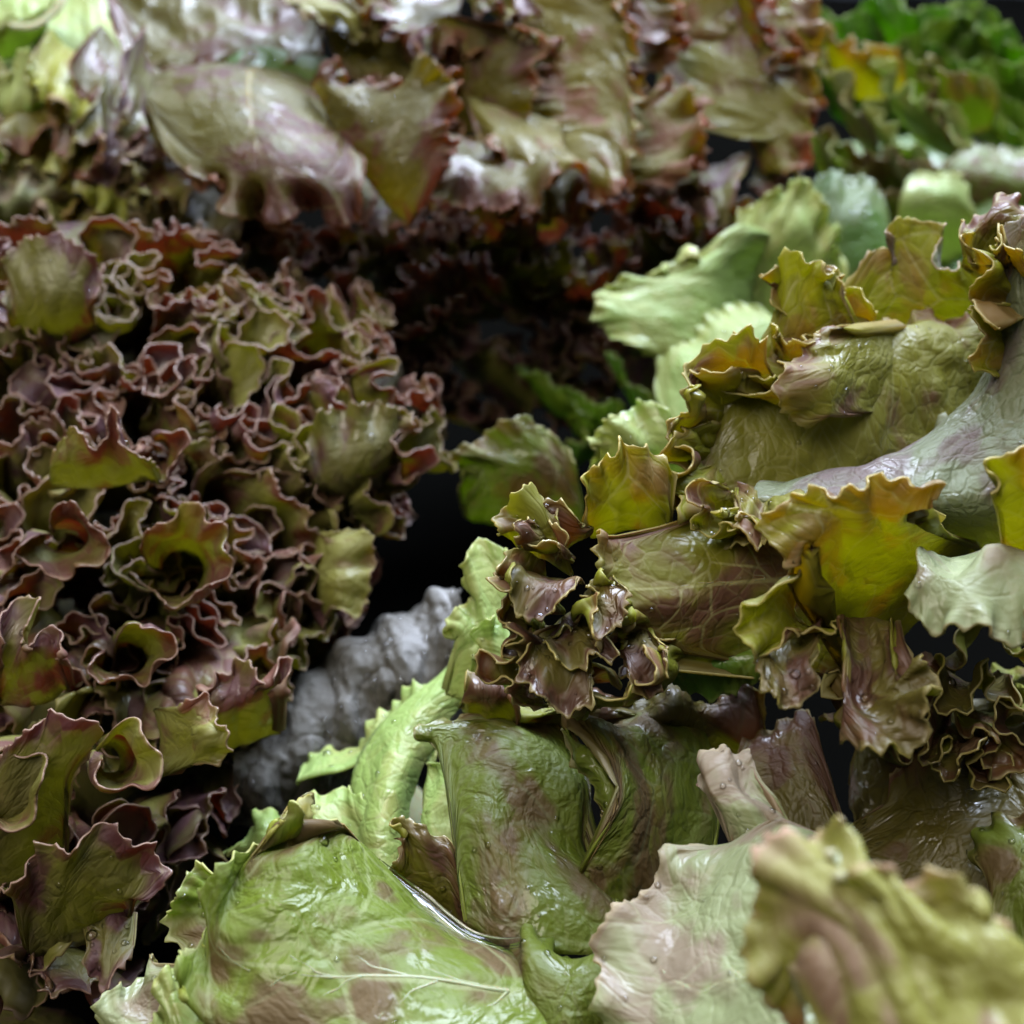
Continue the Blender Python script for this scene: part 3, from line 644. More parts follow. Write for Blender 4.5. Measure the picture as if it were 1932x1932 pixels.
# ---------------------------------------------------------------- bottom head
low = thing('red_leaf_lettuce', 'wet green lettuce head washed with brown at the bottom, a puddle in its fold', 'lettuce', (-0.01, 0.13, 0.0), 'lettuce heads in the tray')
leaf([[(1080, 2100, .150), (1080, 1960, .160), (1040, 1850, .167), (960, 1800, .174), (880, 1765, .181), (790, 1690, .188), (715, 1640, .193)],
      [(840, 2100, 0.1487), (820, 1960, 0.1546), (800, 1840, 0.1614), (770, 1760, 0.1673), (740, 1700, 0.1724), (700, 1630, 0.1775), (660, 1570, 0.1827)],
      [(560, 2100, 0.1524), (560, 1950, 0.1555), (560, 1830, 0.1592), (560, 1740, 0.1623), (570, 1670, 0.1654), (590, 1600, 0.1692), (620, 1550, 0.1735)],
      [(420, 2080, 0.1561), (410, 1950, 0.1586), (410, 1850, 0.1611), (420, 1760, 0.1636), (445, 1680, 0.1661), (490, 1610, 0.1692), (570, 1550, 0.1729)],
      [(350, 2060, 0.1599), (345, 1950, 0.1617), (365, 1870, 0.1617), (350, 1800, 0.1630), (385, 1740, 0.1636), (395, 1680, 0.1654), (440, 1620, 0.1673), (470, 1590, 0.1692), (520, 1560, 0.1704), (560, 1512, 0.1723), (590, 1560, 0.1723), (640, 1515, 0.1741), (665, 1525, 0.1754)]],
     'green', low, 401, rnd_p=16, lam=0.015, omega=1.05, reach=0.013, lam2=0.006, omega2=0.5, reach2=0.007, nv=64, blister=0.0009, teeth=0.0013, tooth_gap=0.0032,
     ribs=((0.30, 0.46, 0.0010),), step=0.00045, scallop=0.005, scallop_gap=0.012)
leaf([[(520, 1800, .178), (490, 1740, .179), (480, 1690, .180)], [(430, 1800, .175), (410, 1720, .176), (420, 1650, .178)], [(390, 1840, .174), (350, 1790, .174), (330, 1730, .174), (345, 1660, .176), (400, 1610, .178)]],
     'green', low, 411, lam=0.009, omega=0.9, reach=0.007, nv=26, teeth=0.0013, step=0.0004)
leaf([[(460, 2100, .165), (480, 1960, .168), (470, 1860, .17)],
      [(330, 2080, .166), (330, 1940, .170), (380, 1830, .172)],
      [(200, 2060, .170), (240, 1900, .172), (310, 1810, .175)],
      [(130, 2040, .172), (190, 1910, .174), (260, 1840, .176), (310, 1790, .178), (330, 1770, .178)]],
     'pale', low, 402, lam=0.011, omega=1.1, reach=0.010, nv=36, step=0.0005)
leaf([[(430, 2060, .158), (450, 1960, .160), (480, 1880, .162)], [(340, 2060, .158), (350, 1960, .161), (390, 1880, .163)], [(260, 2060, .161), (290, 1930, .163), (300, 1870, .165), (330, 1820, .167), (400, 1800, .168)]],
     'lime', low, 412, lam=0.009, omega=1.3, reach=0.009, nv=26, step=0.0004)
# standing blade with the folded corner
leaf([[(1190, 1800, .178), (1130, 1800, .176), (1060, 1800, .175), (960, 1795, .175), (880, 1750, .180)],
      [(1170, 1700, .184), (1110, 1690, .181), (1030, 1680, .179), (940, 1680, .179), (860, 1650, .184)],
      [(1110, 1600, .191), (1070, 1580, .188), (1000, 1560, .186), (930, 1550, .185), (850, 1540, .189)],
      [(1120, 1500, .199), (1080, 1470, .197), (1000, 1450, .194), (930, 1440, .193), (830, 1450, .196)],
      [(1110, 1440, .206), (1050, 1400, .205), (990, 1380, .201), (920, 1370, .200), (810, 1410, .200)],
      [(1070, 1380, .212), (1030, 1350, .211), (980, 1340, .208), (940, 1345, .206), (880, 1355, .204), (840, 1350, .203), (790, 1370, .202), (770, 1430, .201)]],
     'moss', low, 403, rnd_p=16, lam=0.016, omega=0.45, reach=0.009, lam2=0.006, omega2=0.4, reach2=0.005, nv=54, blister=0.0011, scallop=0.0025, step=0.00045, teeth=0.0012)
# rolled blade to its right, its edge turned up round a dark hollow
leaf([[(1330, 1750, .190), (1250, 1790, .187), (1180, 1790, .185), (1120, 1740, .184), (1090, 1660, .184)],
      [(1350, 1640, .196), (1280, 1660, .190), (1220, 1650, .186), (1170, 1620, .183), (1120, 1600, .182)],
      [(1360, 1520, .202), (1290, 1520, .195), (1230, 1510, .189), (1190, 1500, .184), (1165, 1520, .181)],
      [(1350, 1420, .210), (1280, 1410, .203), (1210, 1410, .195), (1170, 1420, .189), (1150, 1450, .185)],
      [(1330, 1360, .216), (1250, 1360, .208), (1170, 1360, .199), (1110, 1370, .192), (1085, 1380, .190)],
      [(1310, 1350, .222), (1220, 1350, .214), (1140, 1352, .203), (1085, 1362, .195), (1060, 1365, .200)]],
     'moss', low, 413, rnd_p=16, lam=0.02, omega=0.35, reach=0.008, omega2=0.4, nv=46, blister=0.0012, step=0.0005, teeth=0.0006)
leaf([[(1180, 1560, .186), (1170, 1500, .187), (1120, 1430, .191), (1070, 1370, .197)], [(1160, 1560, .1835), (1150, 1490, .184), (1105, 1425, .188), (1062, 1368, .195)], [(1135, 1570, .1855), (1130, 1500, .186), (1090, 1440, .190), (1055, 1372, .197)]],
     'moss', low, 414, omega=0.2, omega2=0.3, nv=18, teeth=0.0004, step=0.0005)
leaf([[(880, 1760, .186), (850, 1740, .188), (780, 1700, .19)], [(860, 1650, .185), (820, 1640, .185), (740, 1660, .186)], [(858, 1590, .186), (800, 1570, .186), (745, 1540, .185), (760, 1600, .185), (715, 1650, .186)]],
     'bronze', low, 404, lam=0.01, omega=0.4, nv=24)
leaf([[(1180, 2060, .160), (1090, 2080, .158), (980, 2080, .162), (880, 2080, .168)], [(1180, 1920, .163), (1080, 1910, .160), (980, 1930, .164), (880, 1930, .172)], [(1175, 1830, .168), (1080, 1810, .165), (970, 1830, .170), (880, 1840, .178)], [(1190, 1780, .176), (1080, 1772, .174), (960, 1800, .176), (880, 1800, .184)]],
     'moss', low, 405, lam=0.016, omega=1.0, reach=0.02, nv=30, blister=0.003, teeth=0)
leaf([[(1420, 1440, .215), (1250, 1430, .213), (1060, 1380, .210), (940, 1350, .208)], [(1440, 1360, .212), (1260, 1345, .206), (1080, 1335, .204), (960, 1330, .202)], [(1440, 1310, .215), (1260, 1300, .212), (1100, 1305, .210), (960, 1290, .208)]],
     'bronze', low, 406, lam=0.018, omega=0.9, reach=0.015, nv=28, blister=0.003)
leaf([[(980, 1390, .205), (920, 1370, .206), (870, 1340, .206)], [(980, 1320, .199), (920, 1310, .198), (870, 1310, .199)], [(965, 1290, .2), (910, 1275, .2), (865, 1268, .2)]], 'bronze', low, 407, lam=0.012, omega=0.6, nv=20)
leaf([[(1600, 1680, .190), (1500, 1700, .192), (1380, 1700, .196)], [(1590, 1550, .194), (1490, 1540, .196), (1390, 1560, .2)], [(1560, 1420, .200), (1470, 1400, .202), (1390, 1420, .206)], [(1560, 1340, .206), (1500, 1330, .207), (1440, 1370, .209), (1390, 1400, .21)]],
     'bronze', low, 408, lam=0.02, omega=0.5, nv=34, blister=0.0016)
leaf([[(2000, 1800, .175), (1850, 1780, .178), (1700, 1760, .182), (1540, 1700, .190)], [(2000, 1640, .180), (1860, 1620, .182), (1740, 1620, .186), (1570, 1600, .194)], [(2000, 1530, .186), (1870, 1510, .188), (1770, 1520, .191), (1630, 1510, .199)],
      [(2000, 1470, .19), (1900, 1420, .192), (1860, 1440, .192), (1780, 1430, .195), (1700, 1420, .2), (1620, 1440, .206)]],
     'bronze', low, 409, lam=0.02, omega=0.6, nv=38, blister=0.0022)
leaf([[(2020, 1700, .165), (1960, 1800, .166), (1880, 1860, .168)], [(2020, 1560, .172), (1940, 1600, .173), (1860, 1680, .175)], [(2020, 1490, .178), (1940, 1520, .179), (1870, 1560, .181), (1820, 1650, .182)]], 'moss', low, 410, omega=0.4, lam=0.02, nv=24)
leaf([[(1640, 1330, .225), (1760, 1320, .225), (2000, 1320, .225)], [(1600, 1440, .222), (1760, 1440, .222), (2000, 1440, .222)], [(1560, 1560, .215), (1700, 1560, .213), (2000, 1540, .21)]], 'bronze', low, 415, omega=0.5, lam=0.02, nv=20, name='heart_leaf')

# ---------------------------------------------------------------- foreground head, bottom right
front = thing('red_leaf_lettuce', 'pale pink-flushed lettuce head in the bottom corner, out of focus in front', 'lettuce', (0.09, 0.09, 0.0), 'lettuce heads in the tray')
leaf([[(1800, 2100, .132), (1800, 1950, .138), (1760, 1820, .146), (1700, 1700, .154), (1640, 1610, .162)],
      [(1600, 2100, .130), (1600, 1950, .136), (1570, 1810, .143), (1540, 1680, .151), (1510, 1560, .160)],
      [(1480, 2100, .131), (1480, 1950, .137), (1470, 1800, .145), (1460, 1680, .153), (1470, 1540, .163)],
      [(1330, 2100, .138), (1340, 1950, .144), (1350, 1810, .151), (1370, 1690, .158), (1420, 1560, .166)],
      [(1200, 2080, .146), (1220, 1930, .151), (1230, 1810, .157), (1280, 1700, .163), (1370, 1590, .169)],
      [(1120, 2060, .149), (1150, 1930, .153), (1145, 1830, .157), (1160, 1720, .162), (1200, 1690, .164), (1260, 1640, .168), (1330, 1590, .171)]],
     'pale', front, 501, rnd_p=16, lam=0.013, omega=0.7, reach=0.009, lam2=0.005, omega2=0.45, scallop=0.0028, nv=60, blister=0.0013, step=0.00045, ribs=((0.45, 0.38, 0.0009),))
leaf([[(1530, 1660, .163), (1460, 1640, .165), (1390, 1630, .168)], [(1500, 1560, .166), (1430, 1550, .166), (1370, 1550, .169)], [(1440, 1490, .171), (1390, 1480, .170), (1330, 1500, .172)], [(1425, 1450, .174), (1390, 1440, .173), (1315, 1490, .174)], [(1435, 1430, .176), (1400, 1410, .176), (1350, 1420, .176), (1305, 1480, .177)]],
     'pale', front, 502, rnd_p=14, lam=0.010, omega=0.7, nv=30, blister=0.002, step=0.0004)
leaf([[(1640, 2160, .104), (1740, 2160, .100), (1860, 2160, .098), (2080, 2160, .098)],
      [(1560, 1960, .108), (1680, 1900, .104), (1820, 1920, .102), (2080, 1940, .10)],
      [(1490, 1830, .111), (1590, 1740, .108), (1740, 1770, .105), (2080, 1830, .103)],
      [(1530, 2000, .114), (1460, 1850, .1145), (1432, 1700, .115), (1470, 1605, .115), (1580, 1580, .113), (1610, 1650, .110), (1660, 1640, .108), (1720, 1710, .108), (1780, 1660, .108), (1830, 1740, .107), (1910, 1770, .106), (2080, 1800, .105)]],
     'pale', front, 503, rnd_p=None, lam=0.014, omega=0.7, reach=0.009, nv=44, face='away', step=0.0004, blister=0.002)

# ---------------------------------------------------------------- upper head
top = thing('red_leaf_lettuce', 'broad-leaved brownish red lettuce head lying across the top, its hem frilled', 'lettuce', (-0.05, 0.46, 0.0), 'lettuce heads in the tray')
leaf([[(250, 150, .385), (400, 118, .385), (520, 130, .385), (630, 170, .385)],
      [(270, 190, .366), (400, 160, .360), (520, 170, .358), (640, 220, .366)],
      [(320, 280, .346), (440, 240, .334), (560, 250, .332), (680, 300, .344)],
      [(370, 340, .336), (480, 320, .323), (590, 330, .322), (710, 370, .335)],
      [(380, 380, .338), (450, 385, .330), (530, 400, .326), (600, 390, .326), (670, 425, .330), (750, 400, .338)]],
     'amber', top, 601, lam=0.0145, omega=1.5, reach=0.010, scallop=0.004, scallop_gap=0.009, nv=46, ribs=((0.6, 0.4, 0.0011),), blister=0.0009, step=0.0006)
leaf([[(590, 160, .366), (640, 260, .352), (700, 350, .346), (770, 430, .346)],
      [(600, 145, .358), (680, 230, .344), (740, 310, .338), (800, 390, .340)],
      [(620, 140, .360), (720, 195, .344), (800, 250, .336), (845, 330, .338)],
      [(640, 150, .364), (740, 168, .350), (820, 130, .341), (850, 170, .338), (850, 260, .335), (880, 360, .337)]],
     'amber', top, 602, lam=0.012, omega=1.2, reach=0.010, scallop=0.004, scallop_gap=0.007, nv=36, step=0.0006)
leaf([[(200, -60, .45), (320, -80, .44), (480, -80, .44), (620, -60, .44)],
      [(215, 40, .425), (330, 40, .418), (480, 30, .415), (620, 30, .415)],
      [(205, 110, .408), (330, 100, .402), (480, 90, .400), (640, 90, .40)],
      [(200, 130, .405), (260, 150, .400), (330, 140, .398), (480, 135, .396), (620, 150, .393)]],
     'amber', top, 603, lam=0.013, omega=1.2, reach=0.012, nv=30, blister=0.003)
leaf([[(560, -80, .43), (700, -90, .43), (880, -60, .43)], [(600, 30, .405), (720, 40, .40), (870, 40, .40)], [(620, 100, .388), (740, 130, .382), (880, 130, .384)], [(640, 150, .386), (740, 180, .380), (870, 180, .382)]],
     'amber', top, 604, lam=0.014, omega=0.9, nv=28, blister=0.003)
leaf([[(420, 90, .402), (520, 90, .40), (620, 110, .4)], [(430, 130, .394), (520, 140, .39), (610, 150, .392)], [(450, 160, .398), (520, 172, .394), (600, 170, .396)]], 'deep', top, 605, omega=0.3, nv=18)
# lobes on the right of it, margins turned to the right and down
LOBES = [
 ('amber', [[(840, 30, .40), (830, 150, .40), (850, 260, .40)], [(930, 40, .385), (930, 150, .38), (930, 250, .38)], [(1000, 30, .378), (1020, 70, .374), (1000, 150, .372), (1010, 240, .372)]], 'cam'),
 ('amber', [[(960, -60, .41), (940, 120, .405), (920, 260, .395), (870, 330, .385)], [(1070, -60, .40), (1070, 110, .39), (1060, 250, .38), (1000, 330, .372)],
            [(1150, -60, .395), (1160, 100, .382), (1150, 250, .370), (1080, 360, .362)], [(1150, -60, .395), (1190, 60, .382), (1200, 180, .372), (1190, 300, .364), (1170, 390, .358), (1060, 385, .356)]], 'away'),
 ('amber', [[(1080, -80, .425), (1090, 80, .42)], [(1180, -80, .415), (1190, 80, .408)], [(1250, -80, .412), (1265, 0, .408), (1250, 120, .402)]], 'cam'),
 ('amber', [[(1120, 160, .40), (1120, 280, .395), (1130, 370, .39)], [(1220, 180, .39), (1220, 280, .384), (1210, 350, .38)], [(1230, 120, .392), (1310, 200, .385), (1330, 280, .38), (1270, 370, .376)]], 'away'),
 ('olive', [[(1230, 200, .42), (1260, 60, .43), (1330, -60, .44)], [(1350, 260, .408), (1380, 120, .412), (1420, -60, .42)], [(1460, 300, .40), (1490, 130, .402), (1500, -60, .41)], [(1500, 340, .398), (1520, 240, .396), (1530, 130, .398), (1545, 30, .402), (1540, -60, .408)]], 'cam'),
 ('amber', [[(1260, -60, .435), (1300, 80, .425), (1380, 110, .42)], [(1330, -60, .428), (1350, 40, .42), (1400, 60, .415)], [(1400, -60, .425), (1410, 0, .42), (1400, 60, .414)]], 'away'),
 ('amber', [[(780, 240, .37), (850, 250, .366), (930, 280, .366), (1040, 290, .366)], [(800, 290, .352), (860, 310, .348), (940, 330, .348), (1050, 330, .35)], [(790, 300, .350), (850, 370, .344), (940, 380, .343), (1060, 400, .346)]], 'cam'),
 ('amber', [[(880, 180, .385), (960, 200, .38), (1060, 240, .38)], [(900, 240, .366), (980, 260, .362), (1070, 290, .362)], [(900, 270, .362), (980, 320, .356), (1060, 330, .356), (1130, 350, .358)]], 'away'),
 ('red', [[(1230, 300, .41), (1330, 310, .41), (1420, 290, .41)], [(1280, 370, .395), (1340, 370, .392), (1400, 350, .395)], [(1290, 400, .392), (1350, 420, .388), (1400, 390, .39)]], 'cam'),
 ('amber', [[(1380, 180, .42), (1420, 260, .415), (1440, 330, .41)], [(1450, 200, .405), (1470, 280, .40), (1460, 330, .398)], [(1500, 210, .40), (1530, 290, .396), (1480, 350, .392)]], 'away'),
]
for i, (kd, rows, fc) in enumerate(LOBES):
    leaf(rows, kd, top, 620+i, lam=0.013, omega=1.3, reach=0.010, lam2=0.0055, omega2=0.5, reach2=0.005, nv=34, step=0.0006, face=fc, teeth=0.0014, tooth_gap=0.003, irr=0.7, blister=0.002, scallop=0.0035, scallop_gap=0.007)
for i, (x, y, ln, a, kd) in enumerate([(1010, 30, 160, 0.9, 'red'), (960, -10, 200, 0.3, 'red'), (630, 0, 240, 0.3, 'red'), (780, 40, 180, 0.8, 'red'), (840, 130, 120, 1.0, 'amber'), (1490, 60, 180, 1.3, 'amber'), (1540, 160, 160, 1.5, 'amber'), (1350, 340, 160, 0.6, 'red'), (870, 250, 200, 1.2, 'amber')]):
    frill(x, y, ln, a, kd, top, 640+i, lambda x, y: 0.375+max(0, x-1100)*6e-5, off=(-90, -40), lam=0.009, omega=1.6, reach=0.013, back=0.03, step=0.0008, irr=0.8, teeth=0.001)
hr = random.Random(4)
for i, (x, y, a) in enumerate([(400, 375, 0.4), (470, 385, 0.1), (560, 390, 0.0), (640, 400, 0.3), (720, 405, 0.1), (800, 345, 0.6), (870, 340, 0.3), (930, 375, 0.2), (1000, 380, 0.1), (1080, 395, 0.0), (1150, 380, -0.5), (1195, 290, -1.2), (1200, 190, -1.4), (1180, 80, -1.3),
                               (1320, 250, -1.2), (1290, 340, -0.7), (1520, 120, -1.4), (1530, 220, -1.4), (1500, 310, -1.0), (860, 180, 1.2), (850, 110, 0.4), (1020, 110, -1.2), (1010, 210, -1.3), (1260, 60, -1.4)]):
    d = 0.333 + 0.00006*max(0, x-500) + (0.03 if y < 230 else 0.012)*(x > 780)
    n_ = (math.sin(a), -math.cos(a)) if abs(a) < 0.9 else (-0.9, -0.1)
    frill(x, y, hr.uniform(130, 210), a, 'amber', top, 1600+i, lambda x, y: d, off=(n_[0]*70, n_[1]*70), bow=hr.uniform(-0.2, 0.2), lam=hr.uniform(0.009, 0.013), omega=hr.uniform(1.3, 1.7), reach=0.011, back=0.014, step=0.0007, irr=0.8, teeth=0.0012, scallop=0.003, scallop_gap=0.005, lam2=0.0045, omega2=0.5)
# frills hanging in the shade below it
for i, (x, y, ln, a, d) in enumerate([(280, 230, 200, 1.2, .352), (230, 290, 180, 0.8, .352), (300, 340, 220, 0.9, .352), (350, 420, 240, 0.3, .355)]):
    frill(x, y, ln, a, 'red', top, 650+i, lambda x, y: d, off=(20, -110), lam=0.009, omega=1.6, reach=0.016, back=0.035, step=0.0009, irr=0.8)
grnd = random.Random(21); gp = []; tries = 0
while len(gp) < 46 and tries < 8000:
    tries += 1
    x = grnd.uniform(380, 1460); y = grnd.uniform(405, 800)
    lo_x = np.interp(y, [400, 560, 800, 1080], [380, 640, 760, 700]); hi_x = np.interp(y, [400, 520, 700, 900, 1080], [1460, 1330, 1180, 960, 840])
    if lo_x < x < hi_x and all((x-p)**2+(y-q)**2 > 76**2 for p, q in gp): gp.append((x, y))
gp += [(430, 440), (500, 470), (560, 440), (650, 450), (740, 455), (830, 430), (920, 440), (1010, 445), (1090, 440), (1180, 430), (1270, 430), (1340, 440)]
for i, (x, y) in enumerate(gp):  # mostly the darkest leaf colour, standing in for the shade of the gap
    d = 0.372 + 0.00007*max(0, x-500) + grnd.uniform(-0.006, 0.02)
    frill(x, y, grnd.uniform(200, 320), grnd.uniform(-1.1, 1.1), grnd.choice(['red_purple', 'red_purple', 'red']), top, 1650+i, lambda x, y: d, off=(grnd.uniform(-60, 60), grnd.uniform(20, 110)), bow=grnd.uniform(-0.3, 0.3),
          lam=grnd.uniform(0.008, 0.012), omega=grnd.uniform(1.3, 1.8), reach=0.014, back=0.03, step=0.0009, irr=0.8)

# ---------------------------------------------------------------- top left neighbours
corner = thing('green_lettuce', 'bright lime green lettuce in the top left corner with a pale rib', 'lettuce', (-0.18, 0.50, 0.0), 'lettuce heads in the tray')
leaf([[(-140, 230, .46), (60, 220, .46), (200, 180, .46), (300, 180, .47)], [(-140, 60, .47), (60, 70, .455), (180, 60, .46), (290, 60, .48)], [(-140, -80, .49), (60, -90, .49), (180, -90, .49), (260, -80, .49)]], 'lime', corner, 701, omega=0.4, lam=0.02, nv=26, face='away', blister=0.003)
rib_leaf = leaf([[(-80, 100, .45), (20, 110, .45), (80, 60, .455)], [(-80, 60, .44), (20, 60, .44), (90, 30, .45)], [(-80, 20, .445), (10, 30, .44), (60, 40, .44), (110, -10, .45), (120, -60, .46)]], 'lime', corner, 702, omega=0.9, lam=0.014, nv=22)
vein_tube(np.array([at(*p) for p in [(20, 48, .436), (60, 50, .436), (95, 30, .438), (118, 0, .44), (125, -40, .445)]]), np.array([[0, -.7, .7]]*5), np.array([.0012, .0016, .0018, .0018, .0016]), 'midrib', VEIN['pale'], rib_leaf)
blue = thing('red_leaf_lettuce', 'small olive lettuce with silvery curls at the left edge above the dark red head', 'lettuce', (-0.17, 0.40, 0.0), 'lettuce heads in the tray')
leaf([[(-60, 330, .40), (20, 300, .40), (90, 260, .40)], [(-60, 220, .385), (30, 220, .38), (90, 200, .385)], [(-60, 160, .385), (0, 150, .38), (50, 95, .38), (80, 150, .378), (130, 150, .382)]], 'lime', blue, 711, omega=0.9, lam=0.012, nv=24, face='away')
leaf([[(-80, 480, .40), (40, 470, .40), (160, 440, .40)], [(-80, 400, .376), (40, 390, .372), (150, 360, .376)], [(-80, 360, .378), (40, 340, .374), (120, 300, .378), (170, 260, .384)]], 'pale', blue, 712, omega=1.2, lam=0.014, nv=26)
for i, (x, y, ln, a) in enumerate([(130, 180, 200, 0.5), (60, 280, 220, 0.4), (150, 270, 200, 1.0), (40, 430, 240, 0.1), (130, 400, 200, 0.3), (20, 230, 200, 0.6), (190, 360, 200, 0.9), (180, 430, 200, 0.2), (220, 180, 200, 0.7)]):
    frill(x, y, ln, a, ('olive', 'pale', 'amber')[i % 3], blue, 720+i, lambda x, y: 0.372, off=(30, -90), lam=0.011, omega=1.4, reach=0.014, back=0.03, step=0.0009, irr=0.8)

# ---------------------------------------------------------------- middle green lettuce
mid = thing('green_lettuce', 'bright green lettuce with smooth yellowing outer leaf between the red heads', 'lettuce', (0.08, 0.36, 0.0), 'lettuce heads in the tray')
leaf([[(1450, 800, .36), (1440, 700, .37), (1420, 600, .38), (1500, 480, .40)], [(1300, 720, .345), (1310, 640, .345), (1340, 540, .35), (1420, 420, .36)], [(1210, 690, .345), (1160, 620, .34), (1120, 560, .345), (1240, 520, .352), (1330, 480, .355)]],
     'lime', mid, 801, lam=0.014, omega=0.9, reach=0.012, nv=28, scallop=0.004)
leaf([[(1350, 900, .32), (1450, 800, .33), (1560, 720, .35)], [(1240, 780, .335), (1340, 680, .335), (1480, 600, .345)], [(1210, 690, .345), (1280, 640, .345), (1420, 540, .352)]], 'lime', mid, 802, omega=0.3, lam=0.02, nv=22, teeth=0)
leaf([[(1320, 640, .385), (1450, 640, .385), (1600, 620, .385)], [(1350, 500, .38), (1450, 480, .375), (1590, 500, .38)], [(1380, 400, .38), (1460, 370, .378), (1520, 340, .376), (1560, 420, .378), (1610, 460, .38)]],
     'lime', mid, 803, lam=0.011, omega=1.3, reach=0.016, scallop=0.004, blister=0.003, nv=26, face='away')
leaf([[(1100, 1000, .30), (980, 1000, .30), (880, 980, .30)], [(1100, 880, .295), (980, 880, .29), (870, 900, .295)], [(1090, 800, .295), (980, 790, .292), (900, 830, .292), (840, 870, .295), (870, 950, .292)]],
     'moss', mid, 804, rnd_p=3.2, lam=0.014, omega=0.8, nv=24, face='cam')
for i, (x, y, ln, a) in enumerate([(1080, 700, 240, 0.4), (1160, 760, 220, 0.2), (1040, 800, 240, -0.3), (1220, 700, 200, 0.7)]):
    frill(x, y, ln, a, 'deep', mid, 820+i, lambda x, y: 0.40, off=(10, 80), lam=0.014, omega=1.0, reach=0.014, back=0.01, step=0.0009)
leaf([[(1300, 900, .262), (1200, 920, .262), (1120, 900, .264)], [(1300, 830, .258), (1200, 840, .255), (1110, 850, .258)], [(1290, 780, .26), (1210, 765, .258), (1150, 800, .256), (1100, 830, .256), (1100, 880, .256)]],
     'lime', mid, 805, rnd_p=3.2, lam=0.012, omega=0.8, nv=24)

# ---------------------------------------------------------------- far right green lettuces
far = thing('green_lettuce', 'blurred green lettuce with brown-tipped curls in the top right background', 'lettuce', (0.26, 0.56, 0.0), 'lettuce heads in the tray')
for i, (x, y, ln, a, kd) in enumerate([(1600, 110, 220, 1.1, 'pale'), (1640, 240, 240, 0.3, 'moss'), (1740, 130, 240, 0.6, 'lime'), (1800, 180, 260, 1.2, 'moss'), (1620, 40, 200, 0.3, 'olive'), (1660, 310, 200, 0.3, 'moss'), (1760, 270, 220, 0.2, 'pale'),
                                       (1780, 100, 200, 0.3, 'moss'), (1620, 400, 220, 1.3, 'deep'), (1560, 220, 200, 0.9, 'lime'), (1700, 210, 200, 0.8, 'lime'), (1840, 250, 200, 0.9, 'lime')]):
    frill(x, y, ln, a, kd, far, 900+i, lambda x, y: 0.49, off=(20, 130), lam=0.013, omega=1.2, reach=0.016, back=0.03, step=0.0011, irr=0.8)
leaf([[(1770, 360, .478), (1880, 400, .476), (2020, 420, .476)], [(1785, 310, .476), (1880, 335, .470), (2020, 355, .470)], [(1800, 270, .485), (1880, 275, .482), (2020, 295, .482)]], 'moss', far, 915, omega=0.3, nv=18, teeth=0)
leaf([[(1700, 480, .46), (1780, 500, .46), (1850, 470, .46)], [(1690, 390, .45), (1770, 380, .445), (1840, 400, .45)], [(1700, 340, .455), (1760, 325, .45), (1830, 350, .455)]], 'lime', far, 917, omega=0.4, lam=0.02, nv=20)
leaf([[(1500, 640, .50), (1680, 640, .50), (1950, 600, .50)], [(1510, 430, .53), (1680, 420, .52), (1950, 420, .52)], [(1520, 270, .56), (1680, 260, .55), (1950, 280, .55)]], 'deep', far, 916, omega=0.5, lam=0.02, nv=20)
leaf([[(1800, 560, .46), (1880, 560, .46), (2020, 540, .46)], [(1790, 450, .47), (1880, 430, .465), (2020, 420, .465)], [(1800, 380, .48), (1900, 365, .475), (2020, 370, .475)]], 'deep', far, 918, omega=0.6, lam=0.02, nv=20)
leaf([[(1480, 520, .43), (1560, 540, .43), (1680, 540, .43)], [(1500, 420, .435), (1580, 420, .43), (1680, 430, .435)], [(1520, 330, .445), (1590, 330, .44), (1660, 350, .445)]], 'deep', far, 919, omega=0.6, lam=0.016, nv=20)
back = thing('green_lettuce', 'dark green lettuce furthest back in the top right corner', 'lettuce', (0.34, 0.80, 0.0), 'lettuce heads in the tray')
for i, (x, y, ln, a) in enumerate([(1700, 20, 300, -0.5), (1850, 60, 300, 0.2), (1900, 180, 260, 0.9), (1750, -40, 300, 0.1), (1880, 130, 240, 0.5), (1920, 260, 240, 0.7), (1560, -20, 240, 0.2), (1640, 100, 260, 0.3), (1800, 20, 260, -0.2), (1900, 20, 260, 0.6)]):
    frill(x, y, ln, a, 'deep', back, 930+i, lambda x, y: 0.64, off=(20, 140), lam=0.02, omega=1.2, reach=0.025, back=0.03, step=0.0016)

# ---------------------------------------------------------------- pale stalked lettuce, centre low
stalk = thing('green_lettuce', 'yellow-green lettuce with pale stalks between the ice and the wet brown leaf', 'lettuce', (-0.03, 0.20, 0.0), 'lettuce heads in the tray')
leaf([[(690, 1750, .215), (650, 1600, .222), (660, 1480, .226), (720, 1360, .234), (860, 1240, .244)], [(730, 1750, .203), (690, 1620, .210), (700, 1490, .216), (760, 1360, .226), (880, 1250, .238)],
      [(770, 1750, .203), (740, 1620, .209), (745, 1490, .215), (800, 1370, .226), (900, 1260, .238)], [(800, 1750, .209), (780, 1630, .215), (780, 1500, .221), (840, 1380, .230), (930, 1270, .241)]],
     'lime', stalk, 951, omega=0, omega2=0, teeth=0, nv=26, blister=0.0012)
leaf([[(850, 1780, .2), (800, 1700, .203), (790, 1560, .210), (800, 1440, .218)], [(880, 1780, .195), (830, 1690, .198), (815, 1560, .205), (840, 1430, .213)], [(930, 1780, .197), (880, 1690, .2), (870, 1560, .206), (900, 1420, .214)]],
     'lime', stalk, 954, omega=0.2, omega2=0.3, teeth=0, nv=24)
leaf([[(700, 1720, .215), (600, 1680, .218), (420, 1620, .222)], [(720, 1600, .212), (600, 1590, .217), (440, 1580, .222)], [(700, 1500, .218), (640, 1490, .221), (560, 1530, .225), (430, 1550, .230)]], 'lime', stalk, 952, omega=0.9, lam=0.014, nv=24)
